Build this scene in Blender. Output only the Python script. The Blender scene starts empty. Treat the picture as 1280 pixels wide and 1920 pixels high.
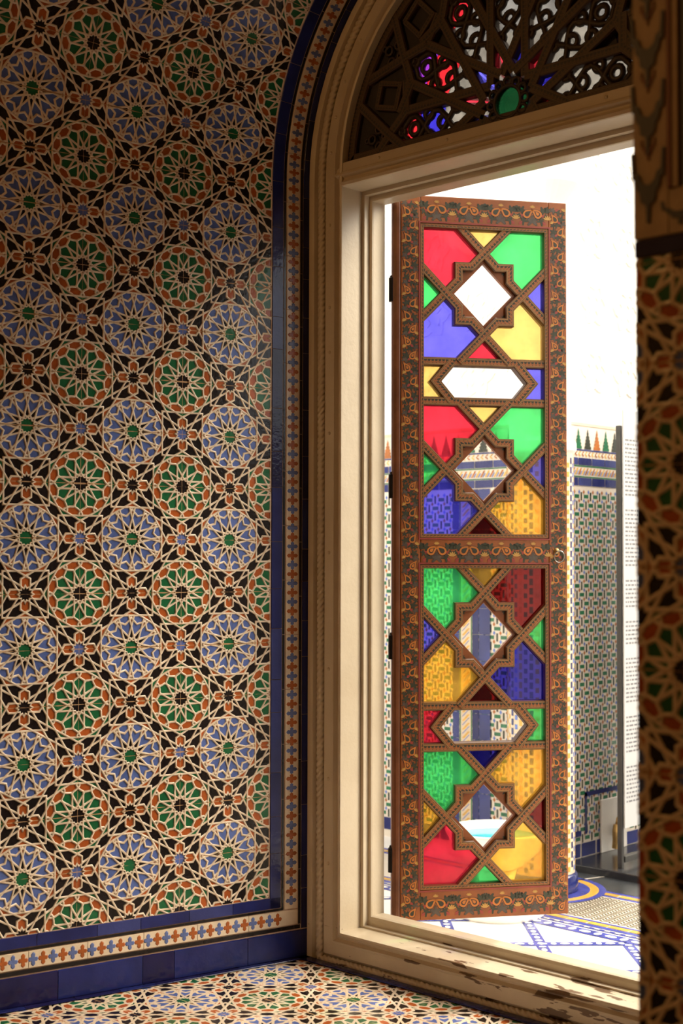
EXPOSURE=0.55; SKY=1.2; SKY_COL=(.97,.98,1,1); SUN=2.1; SUN_ANGLE=2; SUN_DIR=(-.1,.5,.86); GLOW=19; GLOW_N=22; GLOW_DIR=(.55,.62,.62); LAMP=24
import bpy, bmesh, math, random
import numpy as np
from mathutils import Vector, Matrix
random.seed(7)
C = bpy.context.scene.collection
SC = bpy.context.scene
# ------------------------------------------------------------------ camera, sky, sun, exposure
CAM = Vector((2.75024007, -2.76502208, 1.09819016))
cd = bpy.data.cameras.new('camera'); cam = bpy.data.objects.new('camera', cd); C.objects.link(cam)
def _cam_basis():
    pitch, roll, yaw = math.atan(91/2600), .0025, math.radians(43.6)
    c, s = math.cos(pitch), math.sin(pitch)
    R0 = Vector((1,0,0)); F = Vector((0,c,s)); U0 = Vector((0,-s,c))
    R = R0*math.cos(roll)+U0*math.sin(roll); U = U0*math.cos(roll)-R0*math.sin(roll)
    M = Matrix.Rotation(yaw,3,'Z')
    return M@R, M@U, M@F
_R,_U,_F = _cam_basis()
mw = Matrix((( _R.x,_U.x,-_F.x,CAM.x),(_R.y,_U.y,-_F.y,CAM.y),(_R.z,_U.z,-_F.z,CAM.z),(0,0,0,1)))
cam.matrix_world = mw
cd.sensor_fit = 'VERTICAL'; cd.sensor_height = 36; cd.sensor_width = 24; cd.lens = 36*2600/1920
cd.dof.use_dof = True; cd.dof.focus_distance = 3.9; cd.dof.aperture_fstop = 4.0
cd.clip_start = .05
SC.camera = cam
SC.view_settings.view_transform = 'Standard'; SC.view_settings.look = 'None'
SC.view_settings.exposure = EXPOSURE; SC.view_settings.gamma = 1; SC.view_settings.use_curve_mapping = False
w = bpy.data.worlds.new('sky'); SC.world = w; w.use_nodes = True
bg = w.node_tree.nodes['Background']; bg.inputs[1].default_value = 1
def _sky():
    # bright hazy sky, plus an added warm glow out of view to light the reveal
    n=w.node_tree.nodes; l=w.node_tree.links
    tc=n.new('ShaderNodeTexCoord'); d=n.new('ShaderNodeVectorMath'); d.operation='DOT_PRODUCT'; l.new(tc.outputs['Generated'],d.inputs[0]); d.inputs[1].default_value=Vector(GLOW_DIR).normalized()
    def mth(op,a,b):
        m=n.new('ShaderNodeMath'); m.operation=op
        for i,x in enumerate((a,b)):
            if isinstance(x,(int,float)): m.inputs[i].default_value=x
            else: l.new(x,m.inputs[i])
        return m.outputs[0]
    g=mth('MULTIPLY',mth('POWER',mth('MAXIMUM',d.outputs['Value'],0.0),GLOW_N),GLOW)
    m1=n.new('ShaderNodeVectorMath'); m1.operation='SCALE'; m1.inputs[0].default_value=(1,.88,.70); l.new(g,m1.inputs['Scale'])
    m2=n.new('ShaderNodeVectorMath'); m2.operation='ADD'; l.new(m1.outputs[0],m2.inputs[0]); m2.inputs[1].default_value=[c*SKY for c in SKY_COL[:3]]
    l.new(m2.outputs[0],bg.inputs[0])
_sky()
sd = bpy.data.lights.new('sun','SUN'); sun = bpy.data.objects.new('sun', sd); C.objects.link(sun)
sd.energy = SUN; sd.color = (1,.93,.82); sd.angle = math.radians(SUN_ANGLE)
sun.rotation_euler = Vector(SUN_DIR).to_track_quat('Z','Y').to_euler()
ld = bpy.data.lights.new('lantern_light','POINT'); lamp = bpy.data.objects.new('lantern_light', ld); C.objects.link(lamp)
ld.energy = LAMP; ld.color = (1,.54,.18); ld.shadow_soft_size = .22; lamp.location = (-.25,-3.2,2.9)      # warm lantern of the dim room
SC.cycles.max_bounces = 10; SC.cycles.diffuse_bounces = 6; SC.cycles.glossy_bounces = 4
SC.cycles.transparent_max_bounces = 12; SC.cycles.caustics_reflective = False; SC.cycles.caustics_refractive = False
SC.cycles.sample_clamp_indirect = 6.0
SC.cycles.use_denoising = True

# ------------------------------------------------------------------ materials
def nodes_of(name):
    m = bpy.data.materials.new(name); m.use_nodes = True
    return m, m.node_tree.nodes, m.node_tree.links, m.node_tree.nodes['Principled BSDF']
def nz(n, l, scale, detail=4, coord='Object', rough=.6):
    t = n.new('ShaderNodeTexCoord'); x = n.new('ShaderNodeTexNoise')
    x.inputs['Scale'].default_value = scale; x.inputs['Detail'].default_value = detail; x.inputs['Roughness'].default_value = rough
    l.new(t.outputs[coord], x.inputs['Vector']); return x
def ramp(n, l, src, stops):
    r = n.new('ShaderNodeValToRGB'); e = r.color_ramp.elements
    while len(e) > 1: e.remove(e[-1])
    for i,(p,c) in enumerate(stops):
        q = e[0] if i == 0 else e.new(p)
        q.position = p; q.color = (*c,1) if len(c) == 3 else c
    l.new(src, r.inputs[0]); return r
def mul(c,k): return tuple(min(1,x*k) for x in c)
def M_(n, l, op, a, b=None, c=None):
    m = n.new('ShaderNodeMath'); m.operation = op
    for i,x in enumerate((a,b,c)):
        if x is None: continue
        if isinstance(x,(int,float)): m.inputs[i].default_value = x
        else: l.new(x, m.inputs[i])
    return m.outputs[0]
def mixc(n, l, f, a, b):
    m = n.new('ShaderNodeMix'); m.data_type = 'RGBA'
    if isinstance(f,(int,float)): m.inputs[0].default_value = f
    else: l.new(f, m.inputs[0])
    for s,x in ((6,a),(7,b)):
        if isinstance(x,tuple): m.inputs[s].default_value = (*x[:3],1)
        else: l.new(x, m.inputs[s])
    return m.outputs[2]
def bump(n, l, b, h, strength=.2, dist=.002):
    x = n.new('ShaderNodeBump'); x.inputs['Strength'].default_value = strength; x.inputs['Distance'].default_value = dist
    l.new(h, x.inputs['Height']); l.new(x.outputs[0], b.inputs['Normal'])
def plain(name, col, rough=.5, var=.15, scale=12, bmp=0, spec=.5, metal=0, dist=.002):
    m,n,l,b = nodes_of(name)
    t = nz(n,l,scale)
    r = ramp(n,l,t.outputs[0],[(.3,mul(col,1-var)),(.7,mul(col,1+var))]); l.new(r.outputs[0], b.inputs['Base Color'])
    b.inputs['Roughness'].default_value = rough; b.inputs['Metallic'].default_value = metal; b.inputs['Specular IOR Level'].default_value = spec
    if bmp: bump(n,l,b,nz(n,l,scale*6).outputs[0],bmp,dist)
    return m
def glaze(name, col, rough=.16, var=.22, grout=True, scale=30):
    """tile glaze with pooled tone, and worn grout joints along the tile edges (pattern coordinates in the UV map)"""
    m,n,l,b = nodes_of(name)
    t = nz(n,l,scale,3); t2 = nz(n,l,5,2)
    f = M_(n,l,'ADD',M_(n,l,'MULTIPLY',t.outputs[0],.5),M_(n,l,'MULTIPLY',t2.outputs[0],.5))
    r = ramp(n,l,f,[(.35,mul(col,1-var)),(.65,mul(col,1+var))]); out = r.outputs[0]
    rg = rough
    if grout:
        uv = n.new('ShaderNodeUVMap'); sp = n.new('ShaderNodeSeparateXYZ'); l.new(uv.outputs[0], sp.inputs[0])
        wob = nz(n,l,40,4); wob2 = nz(n,l,7,3)
        wid = M_(n,l,'ADD',M_(n,l,'MULTIPLY',M_(n,l,'POWER',wob2.outputs[0],4.0),.035),M_(n,l,'MULTIPLY',M_(n,l,'SUBTRACT',wob.outputs[0],.5),.012))
        du = M_(n,l,'ABSOLUTE',M_(n,l,'SUBTRACT',M_(n,l,'FRACT',M_(n,l,'ADD',sp.outputs[0],.5)),.5))
        dv = M_(n,l,'MULTIPLY',M_(n,l,'ABSOLUTE',M_(n,l,'SUBTRACT',M_(n,l,'FRACT',M_(n,l,'ADD',M_(n,l,'MULTIPLY',sp.outputs[1],2.0),.5)),.5)),.5)
        g = M_(n,l,'MAXIMUM',M_(n,l,'LESS_THAN',du,M_(n,l,'ADD',M_(n,l,'MULTIPLY',wid,.12),.0013)),M_(n,l,'LESS_THAN',dv,M_(n,l,'ADD',wid,.0007)))
        out = mixc(n,l,g,out,(.42,.25,.12))
        rr = M_(n,l,'ADD',M_(n,l,'MULTIPLY',g,.6),rough); l.new(rr,b.inputs['Roughness'])
    else: b.inputs['Roughness'].default_value = rough
    l.new(out, b.inputs['Base Color'])
    bump(n,l,b,nz(n,l,60,2).outputs[0],0.3,.002)
    b.inputs['Specular IOR Level'].default_value = .32
    return m
CREAM=(.66,.54,.40)
ZM = [glaze('cream tile ridge',CREAM,.2,.12), glaze('black glaze',(.011,.008,.008)), glaze('green glaze',(.013,.108,.040)), glaze('blue glaze',(.085,.128,.34)), glaze('orange glaze',(.36,.085,.02))]
ZI = dict(cream=0,black=1,green=2,blue=3,orange=4)
M_blue = glaze('cobalt blue tile',(.016,.022,.115),.1,.35,False,9)
M_blue2 = glaze('lighter cobalt tile',(.034,.044,.165),.12,.3,False,9)
M_dblue = glaze('deep cobalt tile',(.013,.012,.062),.1,.4,False,9)
M_blk = glaze('black strip glaze',(.012,.01,.01),.15,.2,False)
M_crm = glaze('cream band tile',(.66,.54,.39),.2,.1,False)
M_cor = glaze('orange cross glaze',(.36,.10,.025),.2,.2,False)
M_cbl = glaze('blue cross glaze',(.11,.15,.33),.2,.25,False)
M_grout = plain('pinkish grout',(.45,.3,.2),.9,.25,40)
def painted_white():
    m,n,l,b = nodes_of('old cream paint')
    t = nz(n,l,6,5); base = ramp(n,l,t.outputs[0],[(.3,(.52,.43,.30)),(.7,(.60,.51,.37))]).outputs[0]
    # chipped paint on the low sill: stains with a shape of their own, only near the floor
    g = n.new('ShaderNodeNewGeometry'); sp = n.new('ShaderNodeSeparateXYZ'); l.new(g.outputs['Position'],sp.inputs[0])
    tc = n.new('ShaderNodeTexCoord'); mp = n.new('ShaderNodeMapping'); mp.inputs['Scale'].default_value=(10,30,55); l.new(tc.outputs['Object'],mp.inputs[0])
    q = n.new('ShaderNodeTexNoise'); q.inputs['Scale'].default_value=1.0; q.inputs['Detail'].default_value=6; l.new(mp.outputs[0],q.inputs['Vector'])
    low = M_(n,l,'LESS_THAN',sp.outputs[2],.1)
    fx = M_(n,l,'MULTIPLY',M_(n,l,'MINIMUM',M_(n,l,'MAXIMUM',M_(n,l,'SUBTRACT',sp.outputs[0],.12),0.0),.8),.13)
    chip = M_(n,l,'MULTIPLY',low,M_(n,l,'GREATER_THAN',M_(n,l,'ADD',q.outputs[0],fx),.67))
    fine = nz(n,l,120,5); spk = M_(n,l,'GREATER_THAN',fine.outputs[0],.73)
    col = mixc(n,l,M_(n,l,'MULTIPLY',spk,.35),base,(.25,.16,.08))
    col = mixc(n,l,chip,col,(.13,.075,.035))
    l.new(col,b.inputs['Base Color']); b.inputs['Roughness'].default_value=.38
    bump(n,l,b,nz(n,l,45,6).outputs[0],.35,.003)
    return m
M_white = painted_white()

# ------------------------------------------------------------------ mesh helpers
def link(name, me, parent=None, mats=(), smooth=False):
    for m in (mats if isinstance(mats,(list,tuple)) else [mats]): me.materials.append(m)
    if smooth and len(me.polygons): me.polygons.foreach_set('use_smooth',[True]*len(me.polygons))
    o = bpy.data.objects.new(name, me); C.objects.link(o)
    if parent: o.parent = parent
    return o
class MB:
    def __init__(s): s.v=[]; s.f=[]; s.m=[]; s.uv=None; s.fuv={}
    def add(s, vs, fs, mi=0, uvs=None):
        k=len(s.v); s.v+= [tuple(x) for x in vs]
        for i,f in enumerate(fs):
            if uvs: s.fuv[len(s.f)]=uvs[i]
            s.f.append(tuple(a+k for a in f)); s.m.append(mi)
    def box(s, lo, hi, mi=0, bev=0):
        x0,y0,z0=lo; x1,y1,z1=hi
        if bev:
            bm=bmesh.new(); bmesh.ops.create_cube(bm,size=1)
            for v in bm.verts: v.co=Vector(((x0+x1)/2+v.co.x*(x1-x0),(y0+y1)/2+v.co.y*(y1-y0),(z0+z1)/2+v.co.z*(z1-z0)))
            bmesh.ops.bevel(bm,geom=bm.edges[:],offset=bev,segments=2,affect='EDGES',profile=.6)
            bm.verts.index_update(); s.add([v.co[:] for v in bm.verts],[[v.index for v in f.verts] for f in bm.faces],mi); bm.free(); return
        s.add([(x0,y0,z0),(x1,y0,z0),(x1,y1,z0),(x0,y1,z0),(x0,y0,z1),(x1,y0,z1),(x1,y1,z1),(x0,y1,z1)],
              [(3,2,1,0),(4,5,6,7),(0,1,5,4),(1,2,6,5),(2,3,7,6),(3,0,4,7)],mi)
    def prism(s, pts, fn, h0, h1, mi=0, mside=None):
        """outline in a plane raised from h0 to h1, fn maps (a,b,h) to space"""
        n=len(pts)
        s.add([fn(a,b,h0) for a,b in pts]+[fn(a,b,h1) for a,b in pts],[tuple(range(n,2*n))],mi)
        k=len(s.v)-2*n
        for i in range(n):
            j=(i+1)%n; s.f.append((k+i,k+j,k+n+j,k+n+i)); s.m.append(mi if mside is None else mside)
    def tube(s, pts, r, seg=8, mi=0, closed=False, cap=True):
        pts=[Vector(p) for p in pts]; n=len(pts); rs=r if isinstance(r,(list,tuple)) else [r]*n
        up=None; k=len(s.v)
        for i,p in enumerate(pts):
            a=pts[(i-1)%n] if (closed or i>0) else p; b=pts[(i+1)%n] if (closed or i<n-1) else p
            t=(b-a).normalized()
            if up is None: up=t.orthogonal().normalized()
            up=(up-t*up.dot(t)).normalized(); si=t.cross(up)
            for j in range(seg):
                q=2*math.pi*j/seg; s.v.append(tuple(p+(up*math.cos(q)+si*math.sin(q))*rs[i]))
        for i in range(n if closed else n-1):
            for j in range(seg):
                a=k+i*seg+j; b=k+i*seg+(j+1)%seg; c=k+((i+1)%n)*seg
                s.f.append((a,b,c+(j+1)%seg,c+j)); s.m.append(mi)
        if cap and not closed:
            s.f.append(tuple(k+j for j in range(seg))[::-1]); s.m.append(mi)
            s.f.append(tuple(k+(n-1)*seg+j for j in range(seg))); s.m.append(mi)
    def lathe(s, prof, c=(0,0,0), seg=48, mi=0):
        k=len(s.v); n=len(prof)
        for r,z in prof:
            for j in range(seg):
                q=2*math.pi*j/seg; s.v.append((c[0]+r*math.cos(q),c[1]+r*math.sin(q),c[2]+z))
        for i in range(n-1):
            for j in range(seg):
                a=k+i*seg; s.f.append((a+j,a+(j+1)%seg,a+seg+(j+1)%seg,a+seg+j)); s.m.append(mi)
    def build(s, name, mats, parent=None, smooth=False, fix=False):
        me=bpy.data.meshes.new(name); me.from_pydata(s.v,[],s.f); me.polygons.foreach_set('material_index',s.m)
        if s.fuv:
            uv=me.uv_layers.new(name='UVMap')
            for fi,u in s.fuv.items():
                p=me.polygons[fi]
                for li,c in zip(p.loop_indices,u): uv.data[li].uv=c
        me.update()
        if fix:
            bm=bmesh.new(); bm.from_mesh(me); bmesh.ops.recalc_face_normals(bm,faces=bm.faces[:]); bm.to_mesh(me); bm.free()
        return link(name,me,parent,mats,smooth)
def structure(o): o['kind']='structure'; return o
def thing(name, label, cat, loc=(0,0,0), rz=0, group=None):
    o=bpy.data.objects.new(name,None); C.objects.link(o); o.location=loc; o.rotation_euler=(0,0,rz)
    o.empty_display_size=.1; o['label']=label; o['category']=cat
    if group: o['group']=group
    return o
def zellige_template():
    """planar strapwork of one repeat: list of (polygon Nx2, colour) in repeat units"""
    S3=math.sqrt(3)
    segs=[]
    def add(pts,c):
        for a,b in zip(pts,pts[1:]): segs.append((a[0]+c[0],a[1]+c[1],b[0]+c[0],b[1]+c[1]))
    def rot(p,a):
        ca,sa=math.cos(a),math.sin(a); return (p[0]*ca-p[1]*sa,p[0]*sa+p[1]*ca)
    def rep12(pts,c,off=0.0):
        for k in range(12):
            a=math.pi/6*k+off
            add([rot(p,a) for p in pts],c); add([rot((-p[0],p[1]),a) for p in pts],c)
    def rep4(pts,c):
        for k in range(4):
            a=math.pi/2*k
            add([rot(p,a) for p in pts],c); add([rot((-p[0],p[1]),a) for p in pts],c)
    T=.293; E=.043; Q=(E,.0745)
    cells=[(i,j) for i in (-1,0,1) for j in (-1,0,1)]
    for i,j in cells:
        G=(i,j); B=(i+.5,j+.5)
        dG=.051; dB=.050
        rep12([(dG,.577*dG),(dG,.216),(.022,.234),(0,.252),(-.015,.274),(-.015,T)],G)
        rep12([(dB,.577*dB),(dB,.290)],B,math.pi/12)
        z1=(0,.218); z2=rot((0,.272),math.pi/12)
        rep12([z1,z2],B,math.pi/12)
        for c in (G,B):
            for k in range(4): add([rot((-.207,T),k*math.pi/2),rot((.207,T),k*math.pi/2)],c)
            rep4([(.5-E,Q[1]),(-E,(T+E/2)/(S3/2))],c)
        for c in ((i+.5,j),(i,j+.5)):
            rep4([(E,.137),(E,.0745),(.036,.0624)],c)
            tips=[rot((0,.072),k*math.pi/6) for k in range(12)]; no=[rot((0,.049),k*math.pi/6+math.pi/12) for k in range(12)]
            for k in range(12): add([tips[k],no[k],tips[(k+1)%12]],c)
    s=np.array(segs); 
    lo,hi=-.3,1.34
    keep=(np.maximum(s[:,0],s[:,2])>lo)&(np.minimum(s[:,0],s[:,2])<hi)&(np.maximum(s[:,1],s[:,3])>lo)&(np.minimum(s[:,1],s[:,3])<hi)
    s=np.unique(np.round(s[keep],6),axis=0)
    A=s[:,:2]; D=s[:,2:]-A; L=np.hypot(D[:,0],D[:,1]); n=len(s)
    cross=D[:,None,0]*D[None,:,1]-D[:,None,1]*D[None,:,0]
    W=A[None]-A[:,None]
    with np.errstate(all='ignore'):
        t=(W[...,0]*D[None,:,1]-W[...,1]*D[None,:,0])/cross
        u=(W[...,0]*D[:,None,1]-W[...,1]*D[:,None,0])/cross
    e=.0015
    ok=(abs(cross)>1e-9)&(t>-e/L[:,None])&(t<1+e/L[:,None])&(u>-e/L[None])&(u<1+e/L[None])
    key={}; pts=[]
    def vid(p):
        ix,iy=round(p[0]/.002),round(p[1]/.002)
        for dx in (0,-1,1):
            for dy in (0,-1,1):
                for v in key.get((ix+dx,iy+dy),()):
                    if math.hypot(pts[v][0]-p[0],pts[v][1]-p[1])<.0026: return v
        pts.append((float(p[0]),float(p[1]))); key.setdefault((ix,iy),[]).append(len(pts)-1); return len(pts)-1
    adj={}
    for i in range(n):
        ts=[0,1]+[float(x) for x in np.clip(t[i][ok[i]],0,1)]
        vs=[]
        for x in sorted(ts):
            v=vid(A[i]+x*D[i])
            if not vs or vs[-1]!=v: vs.append(v)
        for a,b in zip(vs,vs[1:]):
            if a!=b: adj.setdefault(a,set()).add(b); adj.setdefault(b,set()).add(a)
    go=True
    while go:
        go=False
        for v in list(adj):
            if len(adj[v])==1:
                w=adj[v].pop(); adj[w].discard(v); del adj[v]; go=True
            elif not adj[v]: del adj[v]
    order={v:sorted(ws,key=lambda w:math.atan2(pts[w][1]-pts[v][1],pts[w][0]-pts[v][0])) for v,ws in adj.items()}
    seen=set(); faces=[]
    for v in order:
        for w in order[v]:
            if (v,w) in seen: continue
            loop=[]; a,b=v,w
            while (a,b) not in seen:
                seen.add((a,b)); loop.append(a)
                o=order[b]; c=o[(o.index(a)-1)%len(o)]
                a,b=b,c
            p=np.array([pts[q] for q in loop]); x,y=p[:,0],p[:,1]
            ar=.5*np.sum(x*np.roll(y,-1)-np.roll(x,-1)*y)
            if ar<1e-6 or ar>.2: continue
            cx=np.sum((x+np.roll(x,-1))*(x*np.roll(y,-1)-np.roll(x,-1)*y))/(6*ar)
            cy=np.sum((y+np.roll(y,-1))*(x*np.roll(y,-1)-np.roll(x,-1)*y))/(6*ar)
            if not(.0137<=cx<1.0137 and .0171<=cy<1.0171): continue
            faces.append((p,ar,cx,cy))
    out=[]
    for p,ar,cx,cy in faces:
        def rel(ox,oy):
            dx=(cx-ox+.5)%1-.5; dy=(cy-oy+.5)%1-.5
            r=math.hypot(dx,dy); a=math.degrees(math.atan2(dy,dx))%30
            return r,min(a,30-a),math.degrees(math.atan2(dy,dx))
        g,ga,_=rel(0,0); b,ba,_=rel(.5,.5); k,_,ka=rel(.5,0); l,_,la=rel(0,.5)
        col='black'
        if g<.055: col='black'
        elif g<.112: col='orange'
        elif g<.24: col='green'
        elif g<.295 and ga>8: col='orange'
        elif g<.35 and ga<8 : col='green'
        elif b<.055: col='green'
        elif b<.16 and not (b>.12 and ba>9): col='black'
        elif b<.208 and ba>8: col='blue'
        elif b<.295 and ba>8: col='blue'
        elif b<.345 and ba<8: col='orange'
        else:
            m,ma,blu=(k,ka,0) if k<l else (l,la,1)
            q=ma%90; q=min(q,90-q)
            if m<.045: col='blue' if blu else 'black'
            elif m<.16 and q<16: col='orange'
            elif ar<.0022: col='green'
        out.append((p,col))
    return out
def inset(p,w):
    n=len(p); d=np.roll(p,-1,0)-p; L=np.hypot(d[:,0],d[:,1])[:,None]; d=d/np.maximum(L,1e-9)
    nr=np.stack([-d[:,1],d[:,0]],1); npv=np.roll(nr,1,0)
    m=nr+npv; den=np.maximum((m*m).sum(1)/2,.18)
    return p+m/den[:,None]*w
def good(p,q):
    dp=np.roll(p,-1,0)-p; dq=np.roll(q,-1,0)-q
    x,y=q[:,0],q[:,1]; ar=.5*np.sum(x*np.roll(y,-1)-np.roll(x,-1)*y)
    return ar>1e-5 and np.all((dp*dq).sum(1)>0)
ZT = zellige_template()
def _tpl(w, h, lod):
    V=[];Fc=[];Mi=[]
    for p,c in ZT:
        n=len(p); q=None
        for ww in ((w*.42,) if n>=20 else (w,w*.7,w*.45)):
            q=inset(p,ww)
            if good(p,q): break
        else: q=None
        k=len(V)
        V+=[(x,y,h) for x,y in p]
        if q is None: Fc.append(tuple(range(k,k+n))); Mi.append(0); continue
        rings=[(q,0.0)] if lod else [(p+(q-p)*.55,h*.93),(p+(q-p)*.86,h*.5),(q,0.0)]
        a=k
        for r,hh in rings:
            b=len(V); V+=[(x,y,hh) for x,y in r]
            for i in range(n): Fc.append((a+i,a+(i+1)%n,b+(i+1)%n,b+i)); Mi.append(0)
            a=b
        Fc.append(tuple(range(a,a+n))); Mi.append(ZI[c])
    return np.array(V),Fc,Mi
def zellige(name, u0,u1,v0,v1, fn, parent=None, lod=False, w=.0098, h=.008, sub=False):
    """tile relief over a rectangle of pattern coordinates, fn(u,v,h) gives the place in the room"""
    V,Fc,Mi=_tpl(w,h,lod)
    vs=[];fs=[];ms=[];nv=len(V);k=0
    cmin=V[:,:2].min(0); cmax=V[:,:2].max(0)
    for i in range(math.floor(u0)-1,math.ceil(u1)+1):
        for j in range(math.floor(v0)-1,math.ceil(v1)+1):
            if i+cmax[0]<u0 or i+cmin[0]>u1 or j+cmax[1]<v0 or j+cmin[1]>v1: continue
            vs.append(V+np.array([i,j,0])); fs+=[tuple(a+k for a in f) for f in Fc]; ms+=Mi; k+=nv
    vs=np.concatenate(vs)
    me=bpy.data.meshes.new(name); me.from_pydata(vs.tolist(),[],fs); me.polygons.foreach_set('material_index',ms)
    bm=bmesh.new(); bm.from_mesh(me)
    for co,no in (((u0,0,0),(-1,0,0)),((u1,0,0),(1,0,0)),((0,v0,0),(0,-1,0)),((0,v1,0),(0,1,0))):
        bmesh.ops.bisect_plane(bm,geom=bm.verts[:]+bm.edges[:]+bm.faces[:],plane_co=co,plane_no=no,clear_outer=True,dist=1e-6)
    uvl=bm.loops.layers.uv.new('UVMap')
    for f in bm.faces:
        for lp in f.loops: lp[uvl].uv=lp.vert.co.xy
        f.smooth = f.material_index==0
    for v in bm.verts: v.co=fn(*v.co)
    bm.normal_update(); bm.to_mesh(me); bm.free()
    return link(name,me,parent,ZM)

# ------------------------------------------------------------------ the niche: reveals, vault, floor
ZS=2.165; XC=.70; R0=.70; SD=(-.22835,-.97358); RM=.83
DEPTH=1.181
def reveal(s,v,h,side=1):
    """point on the splayed reveal and cone vault: s from the door wall, v up the wall then round the arch, h out of it"""
    g=.22835 if side==1 else .36/1.2051*1.0
    y=SD[1]*s
    if side==1: off=.22835*s
    else: off=.36*(-y)/1.15
    if v<=ZS:
        nx,ny=(.97358,-.22835) if side==1 else (-.954,-.299)
        x=-off if side==1 else 1.4+off
        return (x+nx*h,y+ny*h,v)
    th=(v-ZS)/RM; r=R0+off-h
    x=XC-r*math.cos(th) if side==1 else XC+r*math.cos(th)
    return (x,y,ZS+r*math.sin(th))
PU=.2863; PV=.28; S0=.6912; V0=1.0126
def lw(u,v,h): return reveal(S0-PU*u, V0+PV*v, h*PV)
EDGE=.133
wl=structure(zellige('wall_left',(S0-DEPTH)/PU,(S0-EDGE)/PU,(.176-V0)/PV,6.9,lw))
def rw(u,v,h): return reveal(S0-PU*u, V0+PV*v, h*PV, -1)
wr=zellige('wall_right',(S0-DEPTH)/PU,S0/PU,-V0/PV,(ZS-V0)/PV+.004,rw,lod=True); structure(wr)
for p in wr.data.polygons: pass
wr.data.flip_normals()
# the rest of the vault overhead
b=MB(); n=26; vt0=V0+PV*6.88; tmax=RM*math.pi/2
a0=(vt0-ZS)/RM; ths=[a0+(math.pi-.0-a0)*i/n for i in range(n+1)]
for th in ths:
    for s in (0,DEPTH):
        off=.22835*s if th<math.pi/2 else .36*(.97358*s)/1.15
        r=R0+off+.001; b.v.append((XC-r*math.cos(th),SD[1]*s,ZS+r*math.sin(th)))
for i in range(n): b.f.append((2*i,2*i+1,2*i+3,2*i+2)); b.m.append(0)
M_plaster=plain('aged plaster',(.30,.24,.16),.9,.15,5,.3)
structure(b.build('ceiling',M_plaster))
# backing behind the tiles
M_back=plain('wall backing',(.2,.16,.11),.9)
# ------------------------------------------------------------------ tile borders round the panel
brd=thing('tile_border','x','x'); 
for k in ('label','category'): del brd[k]
bpy.data.objects.remove(brd)
def strip_tiles(mb, a0,a1,lens,fn,gap=.0016,h=.004,mats=(0,),n_sub=1):
    """fn(t, e, h): t along, e in 0..1 across"""
    t=a0;i=0
    while t<a1-1e-6:
        L=min(lens[i%len(lens)],a1-t)
        if a1-t-L<.02: L=a1-t
        mi=mats[(i*7+i//3)%len(mats)]; ns=max(1,int(math.ceil(L/.04))) if n_sub>1 else 1
        ta,tb=t+gap/2,t+L-gap/2; k=len(mb.v); m=.0012
        for q in range(ns+1):
            tt=ta+(tb-ta)*q/ns; mb.v+=[fn(tt,0.02,0),fn(tt,.05,h),fn(tt,.95,h),fn(tt,.98,0)]
        for q in range(ns):
            o=k+4*q
            for e in range(3): mb.f.append((o+e,o+4+e,o+5+e,o+1+e)); mb.m.append(mi)
        mb.f.append((k,k+1,k+2,k+3)); mb.m.append(mi); o=k+4*ns; mb.f.append((o+3,o+2,o+1,o)); mb.m.append(mi)
        t+=L;i+=1
def cross_shape(ca,cb):
    """lobed cross: ca half size along the band, cb across it"""
    pts=[]
    for k in range(4):
        a=math.pi/2*k; e=(ca if k%2==0 else cb)
        tip=(e*math.cos(a),e*math.sin(a)); ca_,sa_=math.cos(a),math.sin(a)
        d=min(ca,cb)
        for q,(r,s) in enumerate(((.50,-.36),(.64,-.43),(.84,-.33),(1.04,0),(.84,.33),(.64,.43),(.50,.36))):
            x=e*r; y=d*s*1.05; pts.append((x*ca_-y*sa_,x*sa_+y*ca_))
        b2=a+math.pi/4
        pts.append((min(ca,cb)*.50*math.cos(b2)*1.05,min(ca,cb)*.50*math.sin(b2)*1.05))
    return pts
def crosses(mb, a0,a1,pitch,fn,half_w,mo,mb_,phase=0):
    n=max(1,round((a1-a0)/pitch)); p=(a1-a0)/n
    for i in range(n):
        c=a0+p*(i+.5); mi=mo if (i+phase)%2==0 else mb_
        pts=cross_shape(p*.50,half_w*.76)
        big=[(c+x,y) for x,y in pts]; sm=[(c+x*.8,y*.8) for x,y in pts]
        k=len(mb.v); nn=len(pts)
        mb.v+=[fn(x,.5+y/(2*half_w),.004) for x,y in big]+[fn(x,.5+y/(2*half_w),.0050) for x,y in sm]
        for q in range(nn): mb.f.append((k+q,k+(q+1)%nn,k+nn+(q+1)%nn,k+nn+q)); mb.m.append(mi)
        mb.f.append(tuple(k+nn+q for q in range(nn))); mb.m.append(mi)
BM=[M_blue,M_blue2,M_dblue,M_blk,M_crm,M_cor,M_cbl,M_grout]
vb=MB(); VTOP=3.0
def across(s_out,s_in):       # vertical band on the reveal, e=0 at s_out .. e=1 at s_in
    return lambda t,e,h: reveal(s_out+(s_in-s_out)*e,t,h)
def plate(mb,a0,a1,fn,h,mi,n):
    k=len(mb.v)
    for q in range(n+1):
        t=a0+(a1-a0)*q/n; mb.v+=[fn(t,0,h),fn(t,1,h)]
    for q in range(n): mb.f.append((k+2*q,k+2*q+2,k+2*q+3,k+2*q+1)); mb.m.append(mi)
plate(vb,.075,VTOP,across(EDGE+.002,-.004),.0015,7,90)
strip_tiles(vb,.145,VTOP,[.150,.1,.12,.165,.09,.14,.11,.13],across(.132,.0955),mats=(0,1,0,2,1,0,0),n_sub=2)
strip_tiles(vb,.138,VTOP,[.151],across(.0945,.0875),mats=(3,),n_sub=2,h=.003)
strip_tiles(vb,.1375,VTOP,[.151],across(.0865,.0415),mats=(4,),n_sub=2)
strip_tiles(vb,.0925,VTOP,[.151],across(.0405,.0325),mats=(3,),n_sub=2,h=.003)
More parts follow.
